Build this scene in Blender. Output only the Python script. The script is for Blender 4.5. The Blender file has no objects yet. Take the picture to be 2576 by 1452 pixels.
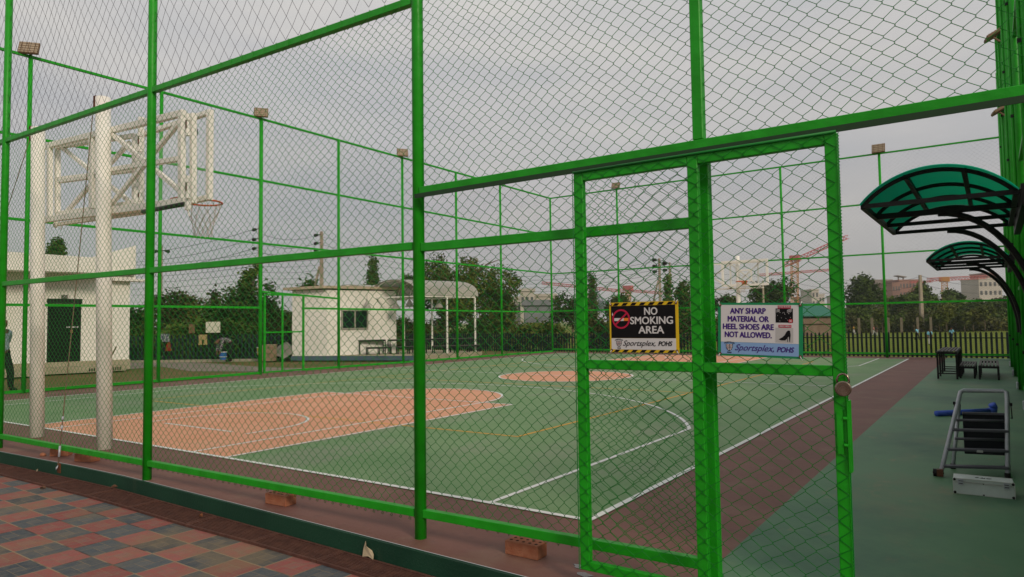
import bpy, bmesh, math, random
import numpy as np
from mathutils import Vector, Matrix, Quaternion
S = bpy.context.scene
COL = S.collection
R = math.radians
# ------------------------------------------------------------------ camera
CP = np.array([2.478, -4.475, 1.471]); YAW, PIT, ROL, FPX = -0.61356, 0.04979, -0.01365, 1716.5   # FPX for a 2576 px wide picture
def cam_axes():
    f = np.array([math.sin(YAW)*math.cos(PIT), math.cos(YAW)*math.cos(PIT), math.sin(PIT)])
    rt = np.array([math.cos(YAW), -math.sin(YAW), 0]); up = np.cross(rt, f)
    return rt*math.cos(ROL)+up*math.sin(ROL), -rt*math.sin(ROL)+up*math.cos(ROL), f
RT, UP, FW = cam_axes()
cd = bpy.data.cameras.new("camera"); cam = bpy.data.objects.new("camera", cd); COL.objects.link(cam)
cd.sensor_width = 36; cd.lens = 36*FPX/2576; cd.clip_start = .05; cd.clip_end = 4000
M3 = Matrix((RT, UP, -FW)).transposed()
cam.matrix_world = Matrix.Translation(CP) @ M3.to_4x4()
S.camera = cam
def at(u, v, d):                       # a point seen at (u, v) of the 2576 px photograph, d metres deep
    return Vector(CP + d*(FW+RT*(u-1288)/FPX-UP*(v-726)/FPX))
def ray(u, v): return FW+RT*(u-1288)/FPX-UP*(v-726)/FPX
def onp(u, v, ax, val):                # a point on the plane axis = value
    r = ray(u, v); return Vector(CP+r*(val-CP[ax])/r[ax])
# ------------------------------------------------------------------ world, sun, exposure
SUN_EL, SUN_AZ = R(28), R(114)          # azimuth clockwise from +Y
w = bpy.data.worlds.new("World"); S.world = w; w.use_nodes = True
nt = w.node_tree; nt.nodes.clear(); N = nt.nodes.new; L = nt.links.new
out = N("ShaderNodeOutputWorld"); bg = N("ShaderNodeBackground"); bg.inputs[1].default_value = .1
sky = N("ShaderNodeTexSky"); sky.sky_type = 'NISHITA'; sky.sun_disc = False; sky.sun_elevation = SUN_EL; sky.sun_rotation = SUN_AZ
tc = N("ShaderNodeTexCoord"); sep = N("ShaderNodeSeparateXYZ"); L(tc.outputs['Generated'], sep.inputs[0])
rmp = N("ShaderNodeValToRGB"); L(sep.outputs[2], rmp.inputs[0])
e = rmp.color_ramp.elements; e[0].position = 0; e[0].color = (.350, .342, .350, 1); e[1].position = .5; e[1].color = (.622, .614, .606, 1)
k = e.new(.10); k.color = (.392, .384, .390, 1); k = e.new(.27); k.color = (.506, .500, .502, 1)
mp = N("ShaderNodeMapping"); mp.inputs['Scale'].default_value = (1.6, 1.6, 7.5); mp.inputs['Rotation'].default_value = (.15, .1, .4); L(tc.outputs['Generated'], mp.inputs[0])
nz = N("ShaderNodeTexNoise"); nz.inputs['Scale'].default_value = 1.9; nz.inputs['Detail'].default_value = 5; nz.inputs['Roughness'].default_value = .52; L(mp.outputs[0], nz.inputs[0])
cr = N("ShaderNodeValToRGB"); L(nz.outputs[0], cr.inputs[0]); c = cr.color_ramp.elements
c[0].position = .3; c[0].color = (.885, .895, .92, 1); c[1].position = .72; c[1].color = (1.13, 1.10, 1.05, 1)
mul = N("ShaderNodeMix"); mul.data_type = 'RGBA'; mul.blend_type = 'MULTIPLY'; mul.inputs[0].default_value = 1
L(rmp.outputs[0], mul.inputs[6]); L(cr.outputs[0], mul.inputs[7])
sc = N("ShaderNodeMix"); sc.data_type = 'RGBA'; sc.blend_type = 'MULTIPLY'; sc.inputs[0].default_value = 1
L(mul.outputs[2], sc.inputs[6]); sc.inputs[7].default_value = (7.9, 7.85, 7.75, 1); sc.clamp_result = False
mx = N("ShaderNodeMix"); mx.data_type = 'RGBA'; mx.inputs[0].default_value = .93
L(sky.outputs[0], mx.inputs[6]); L(sc.outputs[2], mx.inputs[7]); L(mx.outputs[2], bg.inputs[0]); L(bg.outputs[0], out.inputs[0])
sd = bpy.data.lights.new("sun", 'SUN'); sd.energy = 1.5; sd.angle = R(13); sd.color = (1, .86, .67)
so = bpy.data.objects.new("sun", sd); COL.objects.link(so)
sv = Vector((math.sin(SUN_AZ)*math.cos(SUN_EL), math.cos(SUN_AZ)*math.cos(SUN_EL), math.sin(SUN_EL)))
so.rotation_euler = (-sv).to_track_quat('-Z', 'Y').to_euler(); so.location = (20, -10, 30)
S.view_settings.view_transform = 'Standard'; S.view_settings.look = 'None'; S.view_settings.exposure = .46; S.view_settings.gamma = 1
S.render.engine = 'CYCLES'; S.cycles.max_bounces = 6; S.cycles.transparent_max_bounces = 16
# ------------------------------------------------------------------ materials
MATS = {}
def mat(name, col, rough=.6, col2=None, scale=4, contrast=(.35, .65), metal=0, bump=0, bscale=60, spec=.2, stretch=(1, 1, 1), detail=5, trans=0, alpha=1, local=False):
    if name in MATS: return MATS[name]
    m = bpy.data.materials.new(name); m.use_nodes = True; t = m.node_tree; b = t.nodes['Principled BSDF']
    b.inputs['Base Color'].default_value = (*col, 1); b.inputs['Roughness'].default_value = rough; b.inputs['Metallic'].default_value = metal
    b.inputs['Specular IOR Level'].default_value = spec; b.inputs['Transmission Weight'].default_value = trans; b.inputs['Alpha'].default_value = alpha
    g = t.nodes.new("ShaderNodeTexCoord" if local else "ShaderNodeNewGeometry"); src = g.outputs['Object'] if local else g.outputs['Position']
    if col2 is not None:
        mpg = t.nodes.new("ShaderNodeMapping"); mpg.inputs['Scale'].default_value = stretch; t.links.new(src, mpg.inputs[0])
        n = t.nodes.new("ShaderNodeTexNoise"); n.inputs['Scale'].default_value = scale; n.inputs['Detail'].default_value = detail; t.links.new(mpg.outputs[0], n.inputs[0])
        r = t.nodes.new("ShaderNodeValToRGB"); r.color_ramp.elements[0].position = contrast[0]; r.color_ramp.elements[1].position = contrast[1]
        r.color_ramp.elements[0].color = (*col, 1); r.color_ramp.elements[1].color = (*col2, 1)
        t.links.new(n.outputs[0], r.inputs[0]); t.links.new(r.outputs[0], b.inputs['Base Color'])
    if bump:
        n2 = t.nodes.new("ShaderNodeTexNoise"); n2.inputs['Scale'].default_value = bscale; n2.inputs['Detail'].default_value = 4; t.links.new(src, n2.inputs[0])
        bp = t.nodes.new("ShaderNodeBump"); bp.inputs['Strength'].default_value = bump; bp.inputs['Distance'].default_value = .02
        t.links.new(n2.outputs[0], bp.inputs['Height']); t.links.new(bp.outputs[0], b.inputs['Normal'])
    MATS[name] = m; return m
def stain(m, col, scale, lo, hi, stretch=(1, 1, 1), amount=1.0, seed=0):   # one more layer of worn or dusty patches over a material
    t = m.node_tree; b = t.nodes['Principled BSDF']; lk = b.inputs['Base Color'].links[0] if b.inputs['Base Color'].links else None
    g = t.nodes.new("ShaderNodeNewGeometry"); mpg = t.nodes.new("ShaderNodeMapping"); mpg.inputs['Scale'].default_value = stretch; mpg.inputs['Location'].default_value = (seed, seed*2, seed*3)
    t.links.new(g.outputs['Position'], mpg.inputs[0])
    n = t.nodes.new("ShaderNodeTexNoise"); n.inputs['Scale'].default_value = scale; n.inputs['Detail'].default_value = 8; n.inputs['Roughness'].default_value = .65; t.links.new(mpg.outputs[0], n.inputs[0])
    r = t.nodes.new("ShaderNodeMapRange"); r.inputs[1].default_value = lo; r.inputs[2].default_value = hi; r.inputs[4].default_value = amount; t.links.new(n.outputs[0], r.inputs[0])
    x = t.nodes.new("ShaderNodeMix"); x.data_type = 'RGBA'; t.links.new(r.outputs[0], x.inputs[0])
    if lk: t.links.new(lk.from_socket, x.inputs[6])
    else: x.inputs[6].default_value = b.inputs['Base Color'].default_value
    x.inputs[7].default_value = (*col, 1); t.links.new(x.outputs[2], b.inputs['Base Color']); return m
GREEN = mat('green_paint', (.009, .255, .006), .42, (.012, .32, .010), 6, bump=.25, bscale=18, spec=.25)
stain(GREEN, (.012, .16, .012), 3, .60, .74, amount=.35)
GREENF = mat('green_paint_far', (.012, .28, .010), .5, (.016, .34, .014), 4, spec=.2)
WIRE = mat('green_wire', (.005, .17, .016), .5, (.008, .22, .024), 3, spec=.2)
WIREF = mat('far_green_wire', (.006, .11, .02), .6, (.010, .14, .025), 2, spec=.1)
NETB = mat('black_net_cord', (.008, .009, .010), .8, (.016, .017, .018), 20, spec=.2)
WHITE = mat('white_paint', (.84, .81, .755), .5, (.88, .86, .81), 3, bump=.1)
stain(WHITE, (.55, .44, .30), 2.2, .6, .8, (1, 1, .4), .4)
RUST = mat('rust', (.16, .05, .02), .9, (.09, .03, .015), 30)
BLACK = mat('black_steel', (.008, .008, .009), .5, (.013, .012, .013), 8, spec=.15)
STEELW = mat('grey_aluminium', (.36, .37, .42), .4, (.44, .45, .50), 9, metal=.2, spec=.5)
WALL = mat('white_wall', (.78, .755, .70), .8, (.82, .80, .75), 1.3, bump=.12, bscale=12)
stain(WALL, (.55, .50, .42), .9, .56, .8, (1, 1, .35), .4)
PLINTH = mat('sand_plinth', (.33, .29, .20), .9, (.40, .355, .26), 1.5, bump=.2)
MAROON = mat('maroon_coating', (.150, .068, .055), .62, (.185, .085, .068), 1.1, bump=.12, bscale=90)
stain(MAROON, (.235, .165, .115), 1.5, .52, .76, amount=.55, seed=2); stain(MAROON, (.10, .05, .047), 9, .55, .7, amount=.5)
COURT = mat('green_court_coating', (.135, .248, .102), .62, (.170, .275, .128), .9, bump=.12, bscale=90)
stain(COURT, (.235, .245, .185), 1.4, .50, .72, (1, .4, 1), .7, 4); stain(COURT, (.085, .215, .08), 5, .58, .72, (1, .35, 1), .5)
STRIP = mat('green_strip_coating', (.074, .178, .092), .55, (.098, .21, .112), .8, bump=.12, bscale=90)
stain(STRIP, (.17, .165, .10), 1.3, .50, .70, (1, .6, 1), .6, 7); stain(STRIP, (.25, .19, .11), 5.5, .60, .72, (1, .5, 1), .55, 3); stain(STRIP, (.035, .105, .070), .55, .46, .66, amount=.8, seed=9)
ORANGE = mat('salmon_coating', (.65, .30, .175), .6, (.68, .335, .205), 1.1, bump=.12, bscale=90)
stain(ORANGE, (.52, .30, .20), 1.2, .54, .78, amount=.45, seed=1)
LINE = mat('white_line_paint', (.70, .70, .69), .6, (.78, .78, .76), 5, bump=.1, bscale=90)
stain(LINE, (.46, .46, .42), 7, .58, .75, amount=.5)
YLINE = mat('yellow_line_paint', (.66, .34, .03), .6, (.56, .30, .045), 4)
KERBM = mat('dark_green_kerb_paint', (.006, .036, .020), .6, (.010, .050, .027), 2, bump=.2)
stain(KERBM, (.055, .075, .045), 2.6, .62, .74, (1, 1, .2), .7)
GRATE = mat('rusty_red_grating', (.075, .032, .025), .8, (.11, .048, .035), 14)
BRICK = mat('brick', (.30, .105, .055), .9, (.36, .15, .085), 18, bump=.5, bscale=120)
LEAFC = {}
def leaf(name, a, b):
    m = mat(name, a, .75, b, .55, (.38, .62), spec=.15, detail=8); return m
LF = [leaf('leaf_dark', (.022, .044, .006), (.060, .096, .013)), leaf('leaf_mid', (.038, .070, .009), (.092, .138, .018)), leaf('leaf_olive', (.050, .072, .009), (.110, .130, .017)), leaf('leaf_brown', (.036, .042, .008), (.074, .078, .014))]
BARK = mat('bark', (.12, .09, .065), .9, (.19, .15, .11), 6)
CONC = mat('pale_concrete', (.30, .25, .19), .85, (.37, .31, .24), 3)
# ------------------------------------------------------------------ mesh helpers
def fast_mesh(name, V, F):
    V = np.asarray(V, np.float32).reshape(-1, 3); F = np.asarray(F, np.int32)
    me = bpy.data.meshes.new(name); n = F.shape[1]
    me.vertices.add(len(V)); me.vertices.foreach_set('co', V.ravel())
    me.loops.add(F.size); me.loops.foreach_set('vertex_index', F.ravel())
    me.polygons.add(len(F)); me.polygons.foreach_set('loop_start', np.arange(0, F.size, n, dtype=np.int32)); me.polygons.foreach_set('loop_total', np.full(len(F), n, np.int32))
    me.update(calc_edges=True); return me
class MB:
    def __init__(s): s.v = []; s.f = []
    def add(s, vs, fs):
        o = len(s.v); s.v += [tuple(x) for x in vs]; s.f += [tuple(i+o for i in f) for f in fs]; return s
    def box(s, c, d, rz=0, m=None):
        x, y, z = d[0]/2, d[1]/2, d[2]/2
        vs = [Vector(p) for p in ((-x,-y,-z),(x,-y,-z),(x,y,-z),(-x,y,-z),(-x,-y,z),(x,-y,z),(x,y,z),(-x,y,z))]
        if m is not None: vs = [m @ p for p in vs]
        elif rz: vs = [Matrix.Rotation(rz, 3, 'Z') @ p for p in vs]
        return s.add([p+Vector(c) for p in vs], [(0,3,2,1),(4,5,6,7),(0,1,5,4),(1,2,6,5),(2,3,7,6),(3,0,4,7)])
    def bb(s, a, b): return s.box([(a[i]+b[i])/2 for i in range(3)], [abs(b[i]-a[i]) for i in range(3)])
    def bar(s, a, b, w, h=None, upv=(0, 0, 1)):
        a = Vector(a); b = Vector(b); h = h or w; d = (b-a).normalized(); u = Vector(upv)
        if abs(d.dot(u)) > .99: u = Vector((0, 1, 0))
        x = d.cross(u).normalized()*w/2; y = x.cross(d).normalized()*h/2
        vs = [a-x-y, a+x-y, a+x+y, a-x+y, b-x-y, b+x-y, b+x+y, b-x+y]
        return s.add(vs, [(0,3,2,1),(4,5,6,7),(0,1,5,4),(1,2,6,5),(2,3,7,6),(3,0,4,7)])
    def tube(s, pts, r, n=8, cap=True, closed=False):
        pts = [Vector(p) for p in pts]; rs = r if isinstance(r, (list, tuple)) else [r]*len(pts); o = len(s.v); m = len(pts); ref = None
        for i, p in enumerate(pts):
            a = pts[i-1] if (i > 0 or closed) else pts[0]; b = pts[(i+1) % m] if (i < m-1 or closed) else pts[-1]
            d = (b-a).normalized()
            if ref is None: ref = d.orthogonal().normalized()
            ref = (ref-d*ref.dot(d)).normalized(); q = d.cross(ref)
            for k in range(n):
                t = 2*math.pi*k/n; s.v.append(tuple(p+(ref*math.cos(t)+q*math.sin(t))*rs[i]))
        for i in range(m if closed else m-1):
            j = (i+1) % m
            for k in range(n): s.f.append((o+i*n+k, o+i*n+(k+1) % n, o+j*n+(k+1) % n, o+j*n+k))
        if cap and not closed: s.f.append(tuple(o+k for k in range(n))[::-1]); s.f.append(tuple(o+(m-1)*n+k for k in range(n)))
        return s
    def prism(s, poly, d):               # 3-D polygon extruded by vector d
        p = [Vector(x) for x in poly]; n = len(p); d = Vector(d)
        return s.add(p+[x+d for x in p], [tuple(range(n))[::-1], tuple(range(n, 2*n))]+[(i, (i+1) % n, n+(i+1) % n, n+i) for i in range(n)])
    def ball(s, c, r, n=10, sz=(1, 1, 1)):
        c = Vector(c); o = len(s.v); h = n//2
        for i in range(h+1):
            a = math.pi*i/h
            for k in range(n):
                t = 2*math.pi*k/n; s.v.append((c.x+r*sz[0]*math.sin(a)*math.cos(t), c.y+r*sz[1]*math.sin(a)*math.sin(t), c.z+r*sz[2]*math.cos(a)))
        for i in range(h):
            for k in range(n): s.f.append((o+i*n+k, o+(i+1)*n+k, o+(i+1)*n+(k+1) % n, o+i*n+(k+1) % n))
        return s
    def build(s, name, m, parent=None, smooth=False, bevel=0):
        me = bpy.data.meshes.new(name); me.from_pydata(s.v, [], s.f); me.update(); me.materials.append(m)
        bm = bmesh.new(); bm.from_mesh(me); bmesh.ops.recalc_face_normals(bm, faces=bm.faces)
        if bevel: bmesh.ops.bevel(bm, geom=list(bm.edges), offset=bevel, segments=1, affect='EDGES')
        bm.to_mesh(me); bm.free()
        if smooth: me.polygons.foreach_set('use_smooth', [True]*len(me.polygons))
        return link(name, me, parent)
def link(name, me, parent=None):
    o = bpy.data.objects.new(name, me); COL.objects.link(o)
    if parent is not None: o.parent = parent
    return o
def tag(o, label=None, cat=None, group=None, kind=None):
    if label: o['label'] = label
    if cat: o['category'] = cat
    if group: o['group'] = group
    if kind: o['kind'] = kind
    return o
def thing(name, label, cat, loc=(0, 0, 0), rz=0, group=None):
    o = link(name, None); o.location = loc; o.rotation_euler = (0, 0, rz); return tag(o, label, cat, group)
def struct(name, mb, m): return tag(mb.build(name, m), kind='structure')
def copy_tree(o, parent=None):
    c = o.copy(); COL.objects.link(c)
    if parent is not None: c.parent = parent
    for ch in [x for x in bpy.data.objects if x.parent == o]: copy_tree(ch, c)
    return c
def flat(pts, z): mb = MB(); mb.add([(p[0], p[1], z) for p in pts], [tuple(range(len(pts)))]); return mb
def ribbon(mb, pts, wd, z, closed=False):      # a painted line along a path
    P = [Vector((p[0], p[1])) for p in pts]; n = len(P); l = []; r = []
    for i in range(n):
        a = P[i-1] if (i or closed) else P[0]; b = P[(i+1) % n] if (i < n-1 or closed) else P[-1]
        d1 = (P[i]-a).normalized() if (P[i]-a).length > 1e-6 else (b-P[i]).normalized(); d2 = (b-P[i]).normalized() if (b-P[i]).length > 1e-6 else d1
        t = (d1+d2).normalized(); q = Vector((-t.y, t.x)); k = wd/2/max(.3, q.dot(Vector((-d1.y, d1.x)))); l.append(P[i]+q*k); r.append(P[i]-q*k)
    mb.add([(p.x, p.y, z) for p in l]+[(p.x, p.y, z) for p in r], [(i, (i+1) % n, n+(i+1) % n, n+i) for i in range(n if closed else n-1)])
def mesh_net(name, W, H, P, Q, r, hook=.004, wob=.004, seed=0, top=None):
    # woven wire: zigzag wires standing in the X-Z plane, each hooked into the next
    rng = np.random.RandomState(seed); nc = int(W/(P/2)); nr = int(H/(Q/2)); s = W/nc
    ii, jj = np.meshgrid(np.arange(nc), np.arange(nr+1), indexing='ij')
    col = ii+((ii+jj) % 2); side = np.where((ii+jj) % 2, 1., -1.)
    def wobx(a, b): return wob*(np.sin(a*.37+b*.21+seed)+np.sin(a*.11-b*.43+2*seed)+.6*np.sin(a*.9+b*.7+seed*3))
    X = col*s+wobx(col, jj); Z = jj*H/nr+wobx(jj+9., col*1.3)
    if hook:
        jit = rng.uniform(.6, 1.4, X.shape)*hook
        X = np.stack([X+side*hook*.5, X+side*hook*.5], -1).reshape(nc, -1); Zd = np.stack([Z-jit, Z+jit], -1).reshape(nc, -1)
        Y = np.stack([-side*hook*.35, side*hook*.35], -1).reshape(nc, -1); Z = Zd
    else: Y = np.zeros_like(X)
    Z = np.clip(Z, 0, H)
    if top is not None:
        t0, t1 = top; Z = Z*((t0+(t1-t0)*X/W)/H)
    C = np.stack([X, Y, Z], -1); T = np.gradient(C, axis=1); T /= np.linalg.norm(T, axis=-1, keepdims=True)+1e-9
    Nn = np.stack([-T[..., 2], T[..., 1]*0, T[..., 0]], -1); Nn /= np.linalg.norm(Nn, axis=-1, keepdims=True)+1e-9
    B = np.array([0, 1., 0]); V = np.stack([C+r*Nn, C+r*(-.5*Nn+.87*B), C+r*(-.5*Nn-.87*B)], 2)
    n, m = C.shape[:2]; idx = np.arange(n*m*3).reshape(n, m, 3); a = idx[:, :-1]; b = idx[:, 1:]
    F = np.stack([a, np.roll(a, -1, 2), np.roll(b, -1, 2), b], -1).reshape(-1, 4)
    return fast_mesh(name, V, F)
def put(name, me, m, parent, loc, rz=0):
    if not me.materials: me.materials.append(m)
    o = link(name, me, parent); o.location = loc; o.rotation_euler = (0, 0, rz); return o
def text_bm(s, size, bold=0, shear=0, extr=.0004, align='CENTER', width=None, spacing=1):
    cu = bpy.data.curves.new('t', 'FONT'); cu.body = s; cu.size = 1; cu.offset = bold/size*1.0; cu.shear = shear; cu.extrude = extr/size; cu.align_x = align; cu.align_y = 'CENTER'; cu.space_character = spacing; cu.resolution_u = 4
    cu.offset = 0; o = bpy.data.objects.new('t', cu); COL.objects.link(o); dg = bpy.context.evaluated_depsgraph_get(); me = bpy.data.meshes.new_from_object(o.evaluated_get(dg))
    bpy.data.objects.remove(o); V = np.array([v.co[:] for v in me.vertices])*size; 
    if width and len(V):
        k = width/(V[:, 0].max()-V[:, 0].min()); V[:, 0] *= k
    F = [tuple(p.vertices) for p in me.polygons]; bpy.data.meshes.remove(me); return V, F
def put_text(mb, s, x, z, y, size, **kw):      # lettering that stands in the X-Z plane and faces -Y
    b_ = kw.get('bold', 0); V, F = text_bm(s, size, **kw)               # heavier strokes: the outline laid down a few times, each a hair in front of the last
    for i_, (ox, oz) in enumerate(((0, 0), (b_, 0), (-b_, 0), (0, b_*.7), (0, -b_*.7)) if b_ else ((0, 0),)): mb.add([(x+v[0]+ox, y-v[2]-i_*.00016, z+v[1]+oz) for v in V], F)
# ------------------------------------------------------------------ ground and court
def wob(x): t = max(0, -x-2); return -.0014*t*t-.015*t                        # the end of the court is not quite straight
GRASS = mat('dry_lawn', (.12, .095, .030), .95, (.17, .12, .05), .9, bump=.5, bscale=30); stain(GRASS, (.085, .11, .02), .45, .48, .62, amount=.75)
FIELD = mat('field_grass', (.092, .130, .002), .95, (.115, .145, .004), .25, bump=.4, bscale=20)
tag(flat([(-1500, -1.15), (-16, -1.15), (-16, -.8), (2.99, -.8), (2.99, 25.6), (-1500, 25.6)], -.05).build('lawn', GRASS), kind='structure')
tag(flat([(-1500, 25.6), (1500, 25.6), (1500, 2500), (-1500, 2500)], -.1).build('field', FIELD), kind='structure')
tag(flat([(2.99, -1.15), (1500, -1.15), (1500, 25.6), (2.99, 25.6)], -.06).build('side_ground', GRASS), kind='structure')
gx = [-16.1, -10.5, -8.6, -6.9, -5.5, -4.7, -3.9, -2.95, -2.1, -1.35, -.5, .6, 1.6, 2.99]; xs0 = [-16.1, -14, -12, -10.5, -9, -7.7, -6.2, -4.8, -2.7, -1.2, .1, 1.5, 2.99]
KY = [-1.50, -1.46, -1.42, -1.40, -1.34, -1.262, -1.150, -1.085, -1.10, -1.118, -1.146, -1.16, -1.17]
KY = [float(np.interp(x, xs0, KY)) for x in gx]; xs = gx
mb = MB(); n = len(xs)
vs = [(x, y, z) for z in (0, -.2) for x, y in zip(xs, KY)]+[(2.99, 24.6, 0), (-15.6, 24.6, 0)]
mb.add(vs, [tuple(range(n))+(2*n, 2*n+1)]); struct('court_slab', mb, MAROON)
mb = MB(); k = .03                                                             # the painted kerb face, a step of 0.11 m
for i in range(n-1):
    a, b = (xs[i], KY[i]), (xs[i+1], KY[i+1])
    mb.prism([(a[0], a[1], -.2), (b[0], b[1], -.2), (b[0], b[1]-k, -.2), (a[0], a[1]-k, -.2)], (0, 0, .197))
struct('kerb', mb, KERBM)
W, LN, KH, KL, A3, Y3, KI, RC = 14.19, 23.21, 2.50, 5.61, .916, 4.50, 1.845, 1.82; CX = -W/2
def P(x, y):                                                                  # plan of the court, following its slightly bent end line
    return (x, y+wob(x)*max(0, 1-y/14))
def sub(a, b, n=24): return [(a[0]+(b[0]-a[0])*i/n, a[1]+(b[1]-a[1])*i/n) for i in range(n+1)]
base = sub((-W, 0), (0, 0))
struct('green_court', flat([P(*p) for p in base]+[(0, LN), (-W, LN)], .0022), COURT)
struct('side_strip', flat([(1.06, -1.13), (2.97, -1.14), (2.97, 24.5), (1.06, 24.5)], .003), STRIP)
def arc(cx, cy, r, a0, a1, n=40): return [(cx+r*math.cos(R(a0+(a1-a0)*i/n)), cy+r*math.sin(R(a0+(a1-a0)*i/n))) for i in range(n+1)]
def key(f):
    o = MB(); o.add([(*P(*f(*p)), .0044) for p in sub((CX-KH, 0), (CX+KH, 0))+[(CX+KH, KL)]+arc(CX, KL, KI, 0, 180)+[(CX-KH, KL)]], [tuple(range(25+1+41+1))]); return o
near = lambda x, y: (x, y); far = lambda x, y: (x, LN-y)
struct('key_area', key(near), ORANGE); struct('key_area', key(far), ORANGE)
struct('centre_circle', flat(arc(CX, LN/2, RC, 0, 360)[:-1], .0044), ORANGE)
ln = MB(); yl = MB(); z = .0072; lw = .05
def LN_(pts, f=near, m=ln, zz=z, closed=False): ribbon(m, [P(*f(*p)) for p in pts], lw, zz, closed)
ribbon(ln, [P(x, .025) for x in np.linspace(-W, 0, 40)], .055, z); ribbon(ln, [(-.025, .05), (-.025, LN-.05)], .055, z); ribbon(ln, [P(-W+.025, y) for y in np.linspace(.05, LN-.05, 20)], .055, z); ribbon(ln, [(-W, LN-.025), (0, LN-.025)], .055, z)
ribbon(ln, [(-W+.05, LN/2), (-.06, LN/2)], .05, z+.0012); LN_(arc(CX, LN/2, RC-.025, 0, 360)[:-1], zz=z+.0024, closed=True)
r3 = math.hypot(W/2-A3-.025, Y3-1.8); a3 = math.degrees(math.atan2(Y3-1.8, W/2-A3-.025))
for f in (near, far):
    LN_(sub((-A3-.025, .05), (-A3-.025, Y3), 6), f, zz=z+.0004); LN_(sub((-W+A3+.025, .05), (-W+A3+.025, Y3), 6), f, zz=z+.0004); LN_(arc(CX, 1.8, r3, a3, 180-a3, 60), f, zz=z+.0014)
    LN_([(CX+KH-.025, .05), (CX+KH-.025, KL)], f, zz=z+.0006); LN_([(CX-KH+.025, .05), (CX-KH+.025, KL)], f, zz=z+.0006); LN_([(CX-KH, KL-.02), (CX+KH, KL-.02)], f, zz=z+.0018)
    LN_([(CX+KI-.025, .05), (CX+KI-.025, KL)], f, zz=z+.0008); LN_([(CX-KI+.025, .05), (CX-KI+.025, KL)], f, zz=z+.0008); LN_(arc(CX, KL, KI-.025, 0, 180), f, zz=z+.003)
    LN_([(CX-.85, 1.18), (CX+.85, 1.18)], f, zz=z+.0010); LN_([(CX+1.2, 1.15)]+arc(CX, 1.6, 1.2, 0, 180)+[(CX-1.2, 1.15)], f, zz=z+.0022)
struct('court_lines', ln, LINE)
VX = 4.51; VY = 2.80
ribbon(yl, [P(*p) for p in ((CX-VX, VY), (CX+VX, VY), (CX+VX, LN-VY), (CX-VX, LN-VY))], .05, .0060, True)
for yy in (8.95, LN-8.95): ribbon(yl, [(CX-VX, yy), (CX+VX, yy)], .05, .0064)
struct('volleyball_lines', yl, YLINE)
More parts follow.
